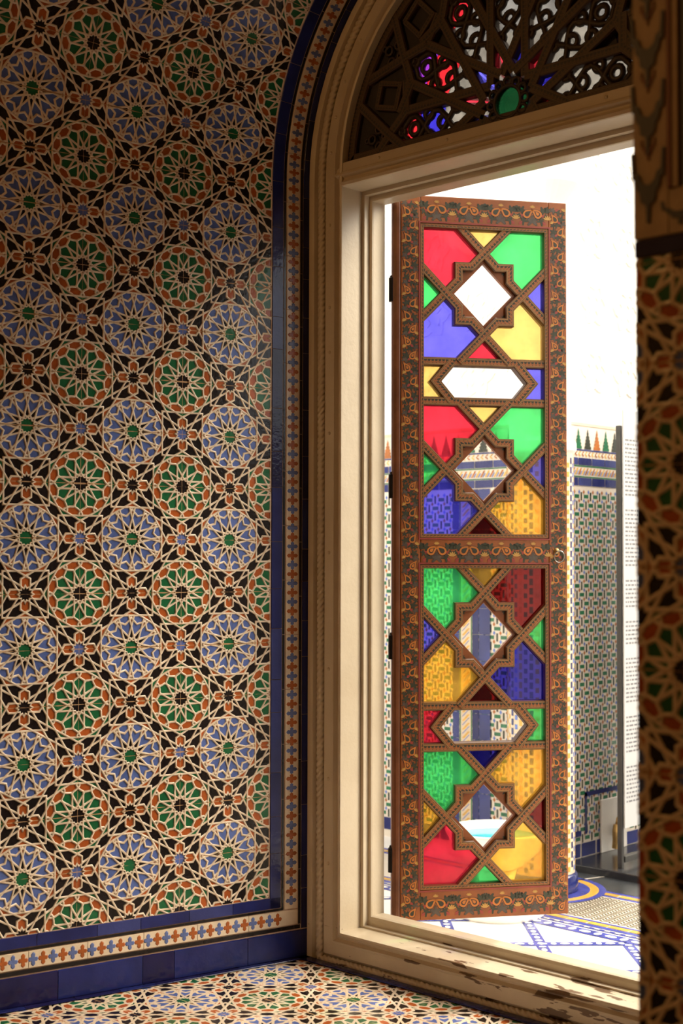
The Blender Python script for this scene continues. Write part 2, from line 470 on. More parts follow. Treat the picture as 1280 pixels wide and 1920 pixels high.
strip_tiles(vb,.080,VTOP,[.11,.09,.14,.12,.13,.16,.1],across(.0315,.001),mats=(2,0,2,2,0),n_sub=2)
crosses(vb,.148,VTOP,.0257,across(.0865,.0415),.0225,6,5)
# lower run along the wall
def along(z_lo,z_hi):
    return lambda t,e,h: reveal(t,z_lo+(z_hi-z_lo)*e,h)
plate(vb,.0,DEPTH,along(.0,.177),.001,7,8)
strip_tiles(vb,.0965,DEPTH,[.15,.13,.14,.12,.16],along(.1445,.1755),mats=(0,1,0))
strip_tiles(vb,.0885,DEPTH,[.3],along(.1370,.1435),mats=(3,),h=.003)
strip_tiles(vb,.0425,DEPTH,[.155],along(.0925,.1365),mats=(4,))
strip_tiles(vb,.0335,DEPTH,[.3],along(.0805,.0915),mats=(3,),h=.003)
strip_tiles(vb,.001,DEPTH,[.20,.22,.09,.23,.2],along(.002,.0790),mats=(0,0,2),h=.006)
crosses(vb,.094,DEPTH,.026,along(.0925,.1365),.022,5,6)
vb.build('tile_border',BM,wl,fix=True)
# floor
FP=.30; FG=(.203,-.05)
def ff(u,v,h): return (FG[0]+FP*u,FG[1]+FP*v,h*FP*.25)
flr=structure(zellige('floor',(-2.6-FG[0])/FP if 0 else (-.36-FG[0])/FP,(1.8-FG[0])/FP,(-1.15-FG[1])/FP,(.06-FG[1])/FP,ff,lod=True,w=.0125))
b=MB()
def fl_along(s_off0,s_off1):
    return lambda t,e,h: (reveal(t,0,s_off0+(s_off1-s_off0)*e)[0],reveal(t,0,s_off0+(s_off1-s_off0)*e)[1],.0032+h*.3)
strip_tiles(b,0,DEPTH,[.13,.1,.12],fl_along(.0,.028),mats=(2,0))
strip_tiles(b,.0,1.4,[.14,.12,.13],lambda t,e,h:(t,-.018-.034*e,.0032+h*.3),mats=(2,2,0))
b.build('floor_border',BM,flr,fix=True)
# ------------------------------------------------------------------ the dim room around the camera
b=MB()
b.add([(-2.6,-1.15,0),(4.2,-1.15,0),(4.2,-5.2,0),(-2.6,-5.2,0)],[(0,3,2,1)])
b.build('floor_room',M_plaster)['kind']='structure'
def quad(name,pts,m):
    q=MB(); q.add(pts,[(0,1,2,3)]); o=q.build(name,m); o['kind']='structure'; return o
M_room=plain('dim room plaster',(.62,.50,.34),.9,.15,4,.2)
quad('wall_back',[(-2.6,-5.2,0),(4.2,-5.2,0),(4.2,-5.2,4),(-2.6,-5.2,4)],M_room)
quad('wall_west',[(-2.6,-5.2,0),(-2.6,-1.15,0),(-2.6,-1.15,4),(-2.6,-5.2,4)],M_room)
quad('wall_east',[(4.2,-5.2,0),(4.2,-5.2,4),(4.2,-1.15,4),(4.2,-1.15,0)],M_room)
quad('ceiling_room',[(-2.6,-5.2,4),(4.2,-5.2,4),(4.2,-1.15,4),(-2.6,-1.15,4)],M_room)
# room wall round the niche mouth
def mouth(side,th):
    off=.22835*DEPTH if side>0 else .36
    r=R0+off
    return (XC-side*r*math.cos(th),ZS+r*math.sin(th))
b=MB()
TB=.03
ins=[mouth(1,math.pi/2*i/14) for i in range(15)]+[mouth(-1,math.pi/2*i/14) for i in range(14,-1,-1)]
b.v+=[(x,-1.15,z) for x,z in ins]+[(max(-2.6,min(4.2,XC+(x-XC)*9)) ,-1.15,4.0) for x,z in ins]
n=len(ins)
for i in range(n-1): b.f.append((i,i+1,n+i+1,n+i)); b.m.append(0)
xl,xr=ins[0][0],ins[-1][0]
b.add([(-2.6,-1.15,0),(xl,-1.15,0),(xl,-1.15,ZS),(-2.6,-1.15,4)],[(0,1,2,3)])
b.add([(xr,-1.15,0),(4.2,-1.15,0),(4.2,-1.15,4),(xr,-1.15,ZS)],[(0,1,2,3)])
wf=structure(b.build('wall_front',M_room))
# tiled dado on the room wall beside the niche mouth
DZ=.2705; GX=1.829; GZ=.955
def pw(u,v,h): return (GX+DZ*u,-1.152-h*DZ,GZ+DZ*v)
zellige('tile_dado',(xr-.001-GX)/DZ,(2.35-GX)/DZ,(.0-GZ)/DZ,(1.503-GZ)/DZ,pw,wf,w=.0135)
b=MB()
strip_tiles(b,xr-.001,2.35,[.14,.12],lambda t,e,h:(t,-1.152-h,1.504+.024*e),mats=(2,))
b.build('dado_cap',BM,wf,fix=True)
# stepped bud band that runs up the mouth above the dado
M_tan=plain('tan stucco',(.42,.31,.2),.75,.12,30,.3); M_umber=plain('umber paint',(.03,.024,.02),.5); M_rust=plain('rust red paint',(.17,.055,.025),.6)
b=MB(); b.box((xr,-1.158,1.529),(1.812,-1.15,3.2),0); b.box((1.8125,-1.162,1.59),(1.8185,-1.15,3.2),2); b.box((1.819,-1.16,1.59),(1.8275,-1.15,3.2),0); b.box((1.828,-1.156,1.59),(2.35,-1.15,3.2),1)
b.box((1.8125,-1.157,1.529),(2.35,-1.15,1.589),0)
bud=[(0,-.045),(.0025,-.045),(.0035,-.022),(.0135,-.016),(.0155,-.004),(.022,.003),(.024,.014),(.030,.016),(.032,.052),(.027,.052),(.0245,.026),(.017,.022),(.013,.012),(.004,.006)]
bud=bud+[(-x,y) for x,y in bud[::-1][:-1]]
bud=[p for i,p in enumerate(bud) if i==0 or p!=bud[i-1]]
for i in range(16):
    z0=1.593+.0915*i
    b.prism([(1.783+x*.8,z0+y) for x,y in bud],lambda a,c,h:(a,-1.158-h,c),0,.003,1)
    b.prism([(1.783+x*.34,z0+.052+y*.3) for x,y in bud],lambda a,c,h:(a,-1.158-h,c),0,.002,2)
b.prism([(1.83+x*.9,1.555+y*.35) for x,y in bud],lambda a,c,h:(a,-1.157-h,c),0,.002,1)
b.build('bud_band',[M_tan,M_umber,M_rust],wf,fix=True)

# ------------------------------------------------------------------ white arched door frame
def frame_path(r,bottom=True):
    """closed outline of the frame at inset r: up the left, round the arch, down the right, along the sill"""
    zb=-.044+r; pts=[(r,zb)]
    m=10
    for i in range(1,m): pts.append((r,zb+(ZS-zb)*i/m))
    n=36
    for i in range(n+1):
        a=math.pi-math.pi*i/n; pts.append((XC+(R0-r)*math.cos(a),ZS+(R0-r)*math.sin(a)))
    for i in range(m-1,0,-1): pts.append((1.4-r,zb+(ZS-zb)*i/m))
    pts.append((1.4-r,zb))
    for i in range(1,m): pts.append((1.4-r-(1.4-2*r)*i/m,zb))
    return pts
prof=[(.0,.0),(0,.010),(.005,.017),(.012,.018),(.024,.016),(.0265,.010),(.030,.003),(.0655,.003),(.067,.013),(.070,.0175),(.103,.0175),(.105,.022),(.110,.0235),(.1125,.018),(.116,.012),(.120,.0125),(.124,.019),(.129,.022),(.134,.020),(.135,.016),(.135,-.066)]
b=MB(); P=[frame_path(r) for r,_ in prof]; n=len(P[0])
for (r,p),pts in zip(prof,P): b.v+=[(x,-p,z) for x,z in pts]
for k in range(len(prof)-1):
    for i in range(n):
        j=(i+1)%n; b.f.append((k*n+i,k*n+j,(k+1)*n+j,(k+1)*n+i)); b.m.append(0)
fr=structure(b.build('door_1',M_white,fix=True))
md=fr.modifiers.new('edge','EDGE_SPLIT'); md.split_angle=math.radians(38)
for p in fr.data.polygons: p.use_smooth=True
# twisted rope moulding
def rope_path(r):
    zb=-.044+r; pts=[]; st=.0042
    def seg(a,c):
        L=math.hypot(c[0]-a[0],c[1]-a[1]); k=int(L/st)
        for i in range(k): pts.append((a[0]+(c[0]-a[0])*i/k,a[1]+(c[1]-a[1])*i/k))
    seg((1.4-r,zb),(r,zb)); seg((r,zb),(r,ZS)); k=int(math.pi*(R0-r)/st)
    for i in range(k+1):
        a=math.pi-math.pi*i/k; pts.append((XC+(R0-r)*math.cos(a),ZS+(R0-r)*math.sin(a)))
    return pts
rp=rope_path(.048); b=MB(); seg=14
for i,(x,z) in enumerate(rp):
    a=rp[max(0,i-1)]; c=rp[min(len(rp)-1,i+1)]; tx,tz=c[0]-a[0],c[1]-a[1]; L=math.hypot(tx,tz); nx,nz_=-tz/L,tx/L
    for j in range(seg):
        q=2*math.pi*j/seg; r=.0132*(1-.55*(1-abs(math.sin(1.5*(q-i*.0042*2*math.pi/.050))))**1.6)
        b.v.append((x+nx*r*math.cos(q),-.009-r*.75*math.sin(q),z+nz_*r*math.cos(q)))
for i in range(len(rp)-1):
    for j in range(seg):
        b.f.append((i*seg+j,i*seg+(j+1)%seg,(i+1)*seg+(j+1)%seg,(i+1)*seg+j)); b.m.append(0)
b.build('rope_moulding',M_white,fr,smooth=True,fix=True)
# round screw heads
def screw(x,z,y):
    q=MB(); q.lathe([(.0001,.0045),(.0025,.004),(.0042,.0025),(.0048,0)],seg=12)
    o=q.build('screw_head',M_white,fr,smooth=True); o.location=(x,y,z); o.rotation_euler=(math.pi/2,0,0)
for z in (2.03,1.80,1.675,1.45,1.12,.80,.5,.27): screw(.0865,z,-.0175)
for th in (.11,.27,.43,.62,.82): screw(XC-(R0-.0865)*math.cos(th),ZS+(R0-.0865)*math.sin(th),-.0175)
# transom across the arch
LZ=2.13
tp=[(.0,-.066),(.0,.016),(.002,.020),(.010,.022),(.014,.016),(.020,.012),(.0245,.0125),(.028,.019),(.032,.0235),(.037,.022),(.042,.0175),(.066,.0165),(.068,-.02)]
b=MB(); k=len(tp)
for x0,s in ((.135,1),(1.265,-1)):
    for dz,p in tp:
        e=min(dz,.032) if p>-.02 else 0
        b.v.append((x0-s*(e if dz<.045 else -.004),-p,LZ+dz))
for i in range(k-1): b.f.append((i,i+1,k+i+1,k+i)); b.m.append(0)
b.f.append((k-1,0,k,2*k-1)); b.m.append(0)
b.build('transom',M_white,fr,fix=True)
for px in (.27,.505,.985,1.2): screw(px,LZ+.053,-.0168)
# inner frame with its rounded stop, and the raised sill batten
b=MB()
for x0,x1 in ((.118,.157),(1.243,1.282)):
    b.box((x0,.079,.05),(x1,.136,2.14),0,.006)
b.box((.118,.0792,2.102),(1.282,.1362,2.17),0,.006)
b.build('stop_moulding',M_white,fr,smooth=False)
b=MB(); b.box((.13,.0785,-.1),(1.27,.1365,.122),0,.010); b.build('sill_batten',M_white,fr)
b=MB(); b.box((.128,.060,.0),(.146,.082,2.16)); b.box((1.254,.06,.0),(1.272,.082,2.16)); b.box((.128,.0602,2.118),(1.272,.0822,2.16)); b.box((.128,.0604,-.1),(1.272,.0824,.096))
b.build('rebate',M_white,fr)
# masonry of the facade round the doorway
b=MB(); n=24
ia=[(XC-.575*math.cos(math.pi*i/n),ZS+.575*math.sin(math.pi*i/n)) for i in range(n+1)]
M_stucco=plain('white carved stucco',(.90,.88,.83),.85,.04,6,.2,dist=.004)
for y in (.126,):
    k=len(b.v)
    b.v+=[(x,y,z) for x,z in ia]+[(XC+(x-XC)*(8 if abs(x-XC)>.2 else 4),y,3.6) for x,z in ia]
    for i in range(n): b.f.append((k+i,k+i+1,k+n+2+i,k+n+1+i)); b.m.append(0)
    b.add([(-3.9,y,-.12),(.125,y,-.12),(.125,y,ZS),(-3.9,y,3.6)],[(0,1,2,3)]); b.add([(1.275,y,-.12),(5.3,y,-.12),(5.3,y,3.6),(1.275,y,ZS)],[(0,1,2,3)])
b.add([(.1,.126,-.12),(1.3,.126,-.12),(1.3,.126,.05),(.1,.126,.05)],[(0,1,2,3)])
structure(b.build('wall_facade',M_stucco))
# ------------------------------------------------------------------ painted lattice bands and coloured glass
def band_mat(name, ground, dark, gold, orange):
    m,n,l,b=nodes_of(name)
    uv=n.new('ShaderNodeUVMap'); sp=n.new('ShaderNodeSeparateXYZ'); l.new(uv.outputs[0],sp.inputs[0])
    av=M_(n,l,'ABSOLUTE',sp.outputs[1])
    fr_=M_(n,l,'FRACT',M_(n,l,'MULTIPLY',sp.outputs[0],95.0))
    tri=M_(n,l,'MULTIPLY',M_(n,l,'ABSOLUTE',M_(n,l,'SUBTRACT',fr_,.5)),2.0)
    sv=M_(n,l,'ADD',M_(n,l,'MULTIPLY',sp.outputs[1],1.0),.5)
    inner=mixc(n,l,M_(n,l,'GREATER_THAN',M_(n,l,'SUBTRACT',tri,sv),0.0),dark,orange)
    dot=M_(n,l,'LESS_THAN',M_(n,l,'ADD',M_(n,l,'POWER',M_(n,l,'MULTIPLY',M_(n,l,'SUBTRACT',fr_,.5),2.4),2.0),M_(n,l,'POWER',M_(n,l,'MULTIPLY',M_(n,l,'SUBTRACT',sp.outputs[1],-.12),3.2),2.0)),.16)
    inner=mixc(n,l,dot,inner,orange)
    c=mixc(n,l,M_(n,l,'GREATER_THAN',av,.45),inner,ground)
    g=M_(n,l,'MULTIPLY',M_(n,l,'GREATER_THAN',av,.50),M_(n,l,'LESS_THAN',av,.60))
    c=mixc(n,l,g,c,gold)
    g2=M_(n,l,'MULTIPLY',M_(n,l,'GREATER_THAN',av,.74),M_(n,l,'LESS_THAN',av,.82))
    c=mixc(n,l,g2,c,mul(gold,.75))
    wear=nz(n,l,60,5); c=mixc(n,l,M_(n,l,'MULTIPLY',M_(n,l,'GREATER_THAN',wear.outputs[0],.6),.45),c,ground)
    l.new(c,b.inputs['Base Color']); b.inputs['Roughness'].default_value=.55
    bump(n,l,b,nz(n,l,150,4).outputs[0],.3,.001)
    return m
M_band=band_mat('painted lattice band',(.088,.033,.009),(.022,.022,.008),(.38,.20,.05),(.28,.085,.015))
M_fband=band_mat('dark carved lattice',(.05,.022,.012),(.02,.014,.008),(.10,.06,.02),(.07,.035,.012))
def band(mb, pts, hw, prof, fn, closed=False, mi=0):
    """sweep a moulded strip along a polyline; prof is a list of (v in -1..1, height)"""
    n=len(pts); P=[Vector((p[0],p[1])) for p in pts]; acc=0; rows=[]
    for i in range(n):
        a=P[(i-1)%n] if (closed or i>0) else None; c=P[(i+1)%n] if (closed or i<n-1) else None
        d1=(P[i]-a).normalized() if a is not None else None; d2=(c-P[i]).normalized() if c is not None else None
        if d1 is None: d1=d2
        if d2 is None: d2=d1
        n1=Vector((-d1.y,d1.x)); n2=Vector((-d2.y,d2.x)); m=(n1+n2); m=m/max(.25,m.dot(m)/2)
        if i>0: acc+=(P[i]-P[i-1]).length
        rows.append((P[i],m,acc))
    if closed: rows.append((rows[0][0],rows[0][1],acc+(P[0]-P[-1]).length))
    k=len(mb.v); q=len(prof)
    for p,m,_ in rows:
        for v,h in prof: mb.v.append(fn(p.x+m.x*v*hw,p.y+m.y*v*hw,h))
    for i in range(len(rows)-1):
        for j in range(q-1):
            mb.fuv[len(mb.f)]=[(rows[i][2],prof[j][0]),(rows[i+1][2],prof[j][0]),(rows[i+1][2],prof[j+1][0]),(rows[i][2],prof[j+1][0])]
            mb.f.append((k+i*q+j,k+(i+1)*q+j,k+(i+1)*q+j+1,k+i*q+j+1)); mb.m.append(mi)
def bprof(top,low): return [(-1,low),(-1,top-.004),(-.86,top-.0012),(-.84,top),(.84,top),(.86,top-.0012),(1,top-.004),(1,low)]
def glass(name,col,body=.1,vary=.25):
    m=bpy.data.materials.new(name); m.use_nodes=True; n=m.node_tree.nodes; l=m.node_tree.links
    n.remove(n['Principled BSDF']); out=n['Material Output']
    x=nz(n,l,14,3); r=ramp(n,l,x.outputs[0],[(.3,mul(col,1-vary)),(.7,col)])
    tr=n.new('ShaderNodeBsdfTransparent'); l.new(r.outputs[0],tr.inputs[0])
    tl=n.new('ShaderNodeBsdfTranslucent'); l.new(r.outputs[0],tl.inputs[0])
    gl=n.new('ShaderNodeBsdfGlossy'); gl.inputs['Roughness'].default_value=.08; gl.inputs[0].default_value=(.9,.9,.9,1)
    bp=n.new('ShaderNodeBump'); bp.inputs['Strength'].default_value=.25; bp.inputs['Distance'].default_value=.004; l.new(nz(n,l,22,2).outputs[0],bp.inputs['Height']); l.new(bp.outputs[0],gl.inputs['Normal'])
    a=n.new('ShaderNodeMixShader'); a.inputs[0].default_value=body; l.new(tr.outputs[0],a.inputs[1]); l.new(tl.outputs[0],a.inputs[2])
    f=n.new('ShaderNodeFresnel'); f.inputs[0].default_value=1.35; f2=M_(n,l,'MULTIPLY',f.outputs[0],.7)
    z=n.new('ShaderNodeMixShader'); l.new(f2,z.inputs[0]); l.new(a.outputs[0],z.inputs[1]); l.new(gl.outputs[0],z.inputs[2])
    l.new(z.outputs[0],out.inputs[0]); return m
GL=dict(red=glass('red glass',(.85,.04,.08),.3),yellow=glass('yellow glass',(1,.66,.19),.3),green=glass('green glass',(.08,.78,.20),.3),
        blue=glass('blue glass',(.15,.14,1.0),.12),darkred=glass('dark red glass',(.22,.006,.008),.08),clear=glass('clear glass',(.97,.97,.96),.02,.03),  # the dark red is the red glass with shade behind it coloured in
        amber=glass('amber glass',(1,.55,.07),.3),deepblue=glass('deep blue glass',(.035,.028,.52),.06),frost=glass('frosted white glass',(.20,.19,.175),.4,.6),
        violet=glass('violet glass',(.22,.03,.45),.3),darkgreen=glass('dark green glass',(.004,.035,.012),.1),fanred=glass('deep red glass',(.55,.02,.03),.3))

# ------------------------------------------------------------------ fanlight above the transom
FC=(.684,2.246); FY=.018
fan=thing('fanlight','half round pierced dark wood fanlight with coloured glass above the white transom','window',(FC[0],FY,FC[1]))
ff2=lambda a,c,h:(a,-h,c)
def inarch(a,c,m=0): return math.hypot(a+FC[0]-XC,c+FC[1]-ZS)<.568-m and c>2.19-FC[1]+m
def clip_line(p,q):
    """keep the part of a segment inside the half round opening"""
    ts=[i/60 for i in range(61)]; ins=[t for t in ts if inarch(p[0]+(q[0]-p[0])*t,p[1]+(q[1]-p[1])*t,-.004)]
    if len(ins)<2: return None
    a,b_=ins[0],ins[-1]; f=lambda t:(p[0]+(q[0]-p[0])*t,p[1]+(q[1]-p[1])*t)
    return f(a),f(b_)
def rt(p,a): return (p[0]*math.cos(a)-p[1]*math.sin(a),p[0]*math.sin(a)+p[1]*math.cos(a))
fb=MB(); D=.053; cnt=0
def fseg(p,q,hw=.0135):
    global cnt
    s=clip_line(p,q)
    if s:
        cnt+=1; band(fb,list(s),hw,bprof(.016+.0003*(cnt%9),-.006),ff2)
for k in range(12):
    a=math.pi/6*k
    for sg in (1,-1):
        fseg(rt((sg*D,D*1.0),a),rt((sg*D,.335),a)); fseg(rt((sg*D,.335),a),rt((0,.395),a))
        fseg(rt((0,.395),a),rt((-sg*.10,.50),a))
        fseg(rt((sg*D,.335),a),rt((sg*.135,.335),a))
    a2=a+math.pi/12
    for sg in (1,-1):
        fseg(rt((sg*.032,.37),a2),rt((sg*.032,.45),a2),.008); 
    fseg(rt((-.034,.375),a2),rt((.034,.375),a2),.008); fseg(rt((-.034,.448),a2),rt((.034,.448),a2),.008)
rim=[(XC-FC[0]-.558*math.cos(math.pi*i/40),ZS-FC[1]+.558*math.sin(math.pi*i/40)) for i in range(41)]
rim=[p for p in rim if p[1]>2.195-FC[1]]
band(fb,[(rim[0][0],2.203-FC[1])]+rim+[(rim[-1][0],2.203-FC[1])],.018,bprof(.0165,-.008),ff2,closed=True)
fb.build('lattice',M_fband,fan,fix=True)
# turned scroll tracery inside each petal, and little quatrefoils at its end
M_fwood=plain('dark carved fanlight wood',(.028,.014,.008),.5,.3,40,.2)
def ring(mb,c,r,t,n=14,y=.004):
    mb.tube([(c[0]+r*math.cos(2*math.pi*i/n),-y,c[1]+r*math.sin(2*math.pi*i/n)) for i in range(n)],t,6,closed=True)
for k in range(-1,8):
    a=math.pi/6*k-math.pi/2
    q=MB(); cnt2=0
    for (x,y,r) in ((-.03,.170,.013),(.03,.170,.013),(0,.215,.016),(-.03,.262,.014),(.03,.262,.014),(0,.312,.016),(0,.355,.010)):
        p=rt((x,y),a)
        if inarch(*p,.012): ring(q,p,r,.0078); cnt2+=1
    for sg in (1,-1):
        pts=[]
        for i in range(15):
            t=i/14; p=rt((sg*.036*math.sin(t*math.pi*3+.2),.125+.235*t),a); pts.append(p)
        pts=[p for p in pts if inarch(*p,.004)]
        if len(pts)>3: q.tube([(p[0],-.004,p[1]) for p in pts],.0085,6)
    p=rt((0,.435),a)
    if inarch(*p,.03):
        for d in range(4):
            e=(p[0]+.024*math.cos(d*math.pi/2+a),p[1]+.024*math.sin(d*math.pi/2+a)); ring(q,e,.012,.0045,12,.012)
            e=(p[0]+.042*math.cos(d*math.pi/2+a),p[1]+.042*math.sin(d*math.pi/2+a)); ring(q,e,.007,.0035,10,.012)
    if q.f: q.build('scroll_tracery',M_fwood,fan,smooth=True)
q=MB()
for k in range(12):
    p=rt((0,.052),k*math.pi/6)
    if inarch(*p,.008): ring(q,p,.011,.0045,12,.014)
ring(q,(0,0),.041,.006,28,.014)
q.build('rosette_ring',M_fwood,fan,smooth=True)
# solid dark board round the pierced rosette
bo=MB(); n=48; k0=0; inner=[];outer=[]
for i in range(n+1):
    a=math.pi*(-.06+1.12*i/n)
    rI=.372
    d=(math.cos(a),math.sin(a)); R=.2
    while inarch(d[0]*R,d[1]*R,-.004) and R<.75: R+=.004
    ro=R; ri=min(rI,ro-.002)
    inner.append((d[0]*ri,d[1]*ri)); outer.append((d[0]*ro,d[1]*ro))
for h in (.002,-.010):
    k=len(bo.v); bo.v+=[ff2(*p,h) for p in inner]+[ff2(*p,h) for p in outer]
    for i in range(n): bo.f.append((k+i,k+i+1,k+n+2+i,k+n+1+i)); bo.m.append(0)
bo.build('back_board',plain('dark fanlight board',(.018,.010,.007),.6,.3,30,.2),fan)
def fpane(pts,col,label=None):
    pts=[p for p in pts]
    c=(sum(p[0] for p in pts)/len(pts),sum(p[1] for p in pts)/len(pts))
    if not inarch(*c,.004): return
    pts=[p if p[1]>2.188-FC[1] else (p[0],2.188-FC[1]) for p in pts]
    q=MB(); q.prism(pts,ff2,-.0065,-.0035); o=q.build('glass_pane',GL[col],fan,fix=True); o['label']=label or (col+' glass')
PC={6:('fanred','deepblue','frost'),5:('violet','fanred','frost'),4:('fanred','frost','frost'),3:('frost','frost','frost'),2:('frost','frost','frost'),1:('frost','frost','frost'),0:('frost','frost','frost')}
for k in range(7):
    a=math.pi/6*k-math.pi/2; c3=PC[k]
    for (r0,r1),col in zip(((.300,.385),(.215,.300),(.064,.215)),c3):
        w0=D if r0>.2 else .0155
        w1=D if r1<.34 else .02
        fpane([rt((-w0,r0),a),rt((w0,r0),a),rt((w1,r1),a),rt((-w1,r1),a)],col,{'frost':'frosted clear glass','fanred':'deep red glass','deepblue':'deep blue glass'}.get(col,col+' glass'))
for k,col in zip(range(-1,7),('red','red','red','red','red','blue','red','blue')):
    a=math.pi/6*k-math.pi/2+math.pi/12
    col={5:'red',4:'blue',3:'red',2:'deepblue',1:'red',0:'deepblue',-1:'darkred',6:'blue'}[k]
    fpane([rt((0,.062),a),rt((-.022,.105),a),rt((0,.185),a),rt((.022,.105),a)],{'deepblue':'deepblue'}.get(col,col),col.replace('deep','deep ').replace('dark','dark ')+' glass')
inf=plain('dark fanlight infill',(.020,.011,.007),.6,.3,30,.2)
for k in range(-1,7):
    a=math.pi/6*k-math.pi/2+math.pi/12
    pts=[rt(p,a) for p in ((0,.168),(.052,.376),(-.052,.376))]
    if all(p[1]>2.19-FC[1]-.05 for p in pts):
        q=MB(); q.prism(pts,ff2,-.012,-.007); q.build('infill_board',inf,fan,fix=True)
        if k in (0,2,3,5): fpane([rt(p,a) for p in ((-.012,.25),(.0,.235),(.012,.25),(.006,.275),(-.006,.275))],'fanred' if k!=3 else 'blue',('red' if k!=3 else 'blue')+' glass')
q=MB(); kk=len(q.v); nn=32
for i in range(nn): t=2*math.pi*i/nn; q.v+=[ff2(.044*math.cos(t),.044*math.sin(t),-.008),ff2(.076*math.cos(t),.076*math.sin(t),-.008)]
for i in range(nn):
    j=(i+1)%nn
    if min(q.v[2*i+1][2],q.v[2*j+1][2])>2.186-FC[1]: q.f.append((2*i,2*i+1,2*j+1,2*j)); q.m.append(0)
q.build('infill_board',inf,fan)
fpane([(.05*math.cos(i*math.pi/8),.05*math.sin(i*math.pi/8)) for i in range(16)],'darkgreen','dark green round glass')
fpane([rt(p,math.radians(13)-math.pi/2) for p in ((-.026,.315),(.026,.315),(.028,.345),(0,.372),(-.028,.345))],'blue','blue glass')

# ------------------------------------------------------------------ open door leaf
LA=math.radians(54.7); LW,LH,LT=.490,2.03,.044
HX,HY,HZ=.181,.166,.100
leaf=thing('door_leaf','open painted wooden door leaf glazed with red green blue and yellow panes','door',(HX,HY,HZ),LA)
M_leaf=plain('orange brown painted wood',(.235,.063,.008),.45,.2,22,.12)
M_edge=plain('brown varnished door edge',(.17,.06,.025),.35,.3,14,.2)
M_red=plain('dull red line',(.22,.03,.02),.5)
fl=lambda a,c,h:(a,-LT/2-h,c)          # h out of the interior face
SL,SR=.057,.055; ZB,Z1a,Z1b,Z2=.083,.988,1.063,1.952
def member(name,lo,hi,m=M_leaf):
    q=MB(); q.box((lo[0],-LT/2,lo[1]),(hi[0],LT/2,hi[1]),0,.003); return q.build(name,m,leaf)
st1=member('hinge_stile',(0,0),(SL,LH)); st2=member('meeting_stile',(LW-SR,0),(LW,LH))
r1=member('bottom_rail',(SL,0),(LW-SR,ZB)); r2=member('middle_rail',(SL,Z1a),(LW-SR,Z1b)); r3=member('top_rail',(SL,Z2),(LW-SR,LH))
q=MB(); q.tube([(-.006,-.004,.004),(-.006,-.004,LH-.004)],.017,14); q.build('rounded_edge',M_edge,leaf,smooth=False)
# painted vine ornament: paisleys, ivy leaves, palmettes, buds
M_ink=plain('dark ink line',(.028,.018,.010),.5); M_pais=plain('orange paisley paint',(.43,.135,.014),.5); M_ivy=plain('dark green ivy paint',(.026,.028,.010),.5,.3,60); M_palm=plain('grey brown palmette paint',(.065,.048,.034),.5,.3,60); M_strw=plain('straw yellow flower paint',(.44,.24,.05),.5); M_bud=plain('red bud paint',(.25,.03,.02),.5)
OM=[M_ink,M_pais,M_ivy,M_palm,M_strw,M_bud]
def paisley(sc,k=1.0,n=22):
    """bent teardrop, fat end down, tip curling over"""
    pts=[]
    for i in range(n):
        f=2*math.pi*(i+.5)/n; y=-math.cos(f)*1.45*k; x=1.0*k*math.sin(f)*abs(math.cos(f/2-math.pi/2*0))**1.1*1.3 if 0 else k*1.25*math.sin(f)*(.5+.5*math.cos(f))**.6
        t=max(0,y+.2); pts.append(((x+.34*t*t)*sc,(y+.35)*sc))
    return pts
def ivy(sc,n=5):
    pts=[]
    for i in range(n):
        a=math.pi/2+2*math.pi*(i-(n-1)/2)/(n+.6)
        for da,r in ((-.42,.55),(-.22,.92),(0,1.08),(.22,.92)): pts.append((sc*r*math.cos(a+da),sc*r*math.sin(a+da)))
    a=math.pi/2+2*math.pi*((n-1)/2)/(n+.6)+.5; pts.append((sc*.4*math.cos(a),sc*.4*math.sin(a)))
    pts.append((0,-.25*sc))
    return pts
def place(pts,c,rot=0,flip=1):
    return [(c[0]+(x*flip)*math.cos(rot)-y*math.sin(rot),c[1]+(x*flip)*math.sin(rot)+y*math.cos(rot)) for x,y in pts]
def stamp(mb,pts,h,mi):
    if BOX: pts=[(min(max(x,BOX[0]),BOX[1]),min(max(y,BOX[2]),BOX[3])) for x,y in pts]
    x=[p[0] for p in pts]; y=[p[1] for p in pts]; n=len(pts)
    ar=sum(x[i]*y[(i+1)%n]-x[(i+1)%n]*y[i] for i in range(n))
    if ar<0: pts=pts[::-1]
    k=len(mb.v); mb.v+=[fl(a,c,h) for a,c in pts]; mb.f.append(tuple(range(k,k+n))); mb.m.append(mi)
H0=.0003; BOX=None
def m_paisley(mb,c,rot,flip,s=.0115):
    stamp(mb,place(paisley(s,1.16),c,rot,flip),H0+.0002,0); stamp(mb,place(paisley(s,1.0),c,rot,flip),H0+.0004,1)
    sh=lambda k:[(x,y-.18*s) for x,y in paisley(s,k)]
    stamp(mb,place(sh(.58),c,rot,flip),H0+.0006,0); stamp(mb,place(sh(.36),c,rot,flip),H0+.0008,1 if random.random()<.4 else 2)
def m_ivy(mb,c,rot,s=.0075,mi=2):
    s*=1.25
    stamp(mb,place(ivy(s*1.12),c,rot),H0,0); stamp(mb,place(ivy(s),c,rot),H0+.0002,mi)
def m_flower(mb,c,rot,s=.007):
    for i in range(5):
        a=rot+(i-2)*.55; stamp(mb,place([(0,0),(.2*s,.5*s),(.16*s,1.1*s),(0,1.25*s),(-.16*s,1.1*s),(-.2*s,.5*s)],c,a),H0+.0003+i*.00002,4)
def m_bud(mb,c,rot,s=.006): stamp(mb,place([(0,-s),(.6*s,-.3*s),(.45*s,.5*s),(0,1.2*s),(-.45*s,.5*s),(-.6*s,-.3*s)],c,rot),H0+.0003,5)
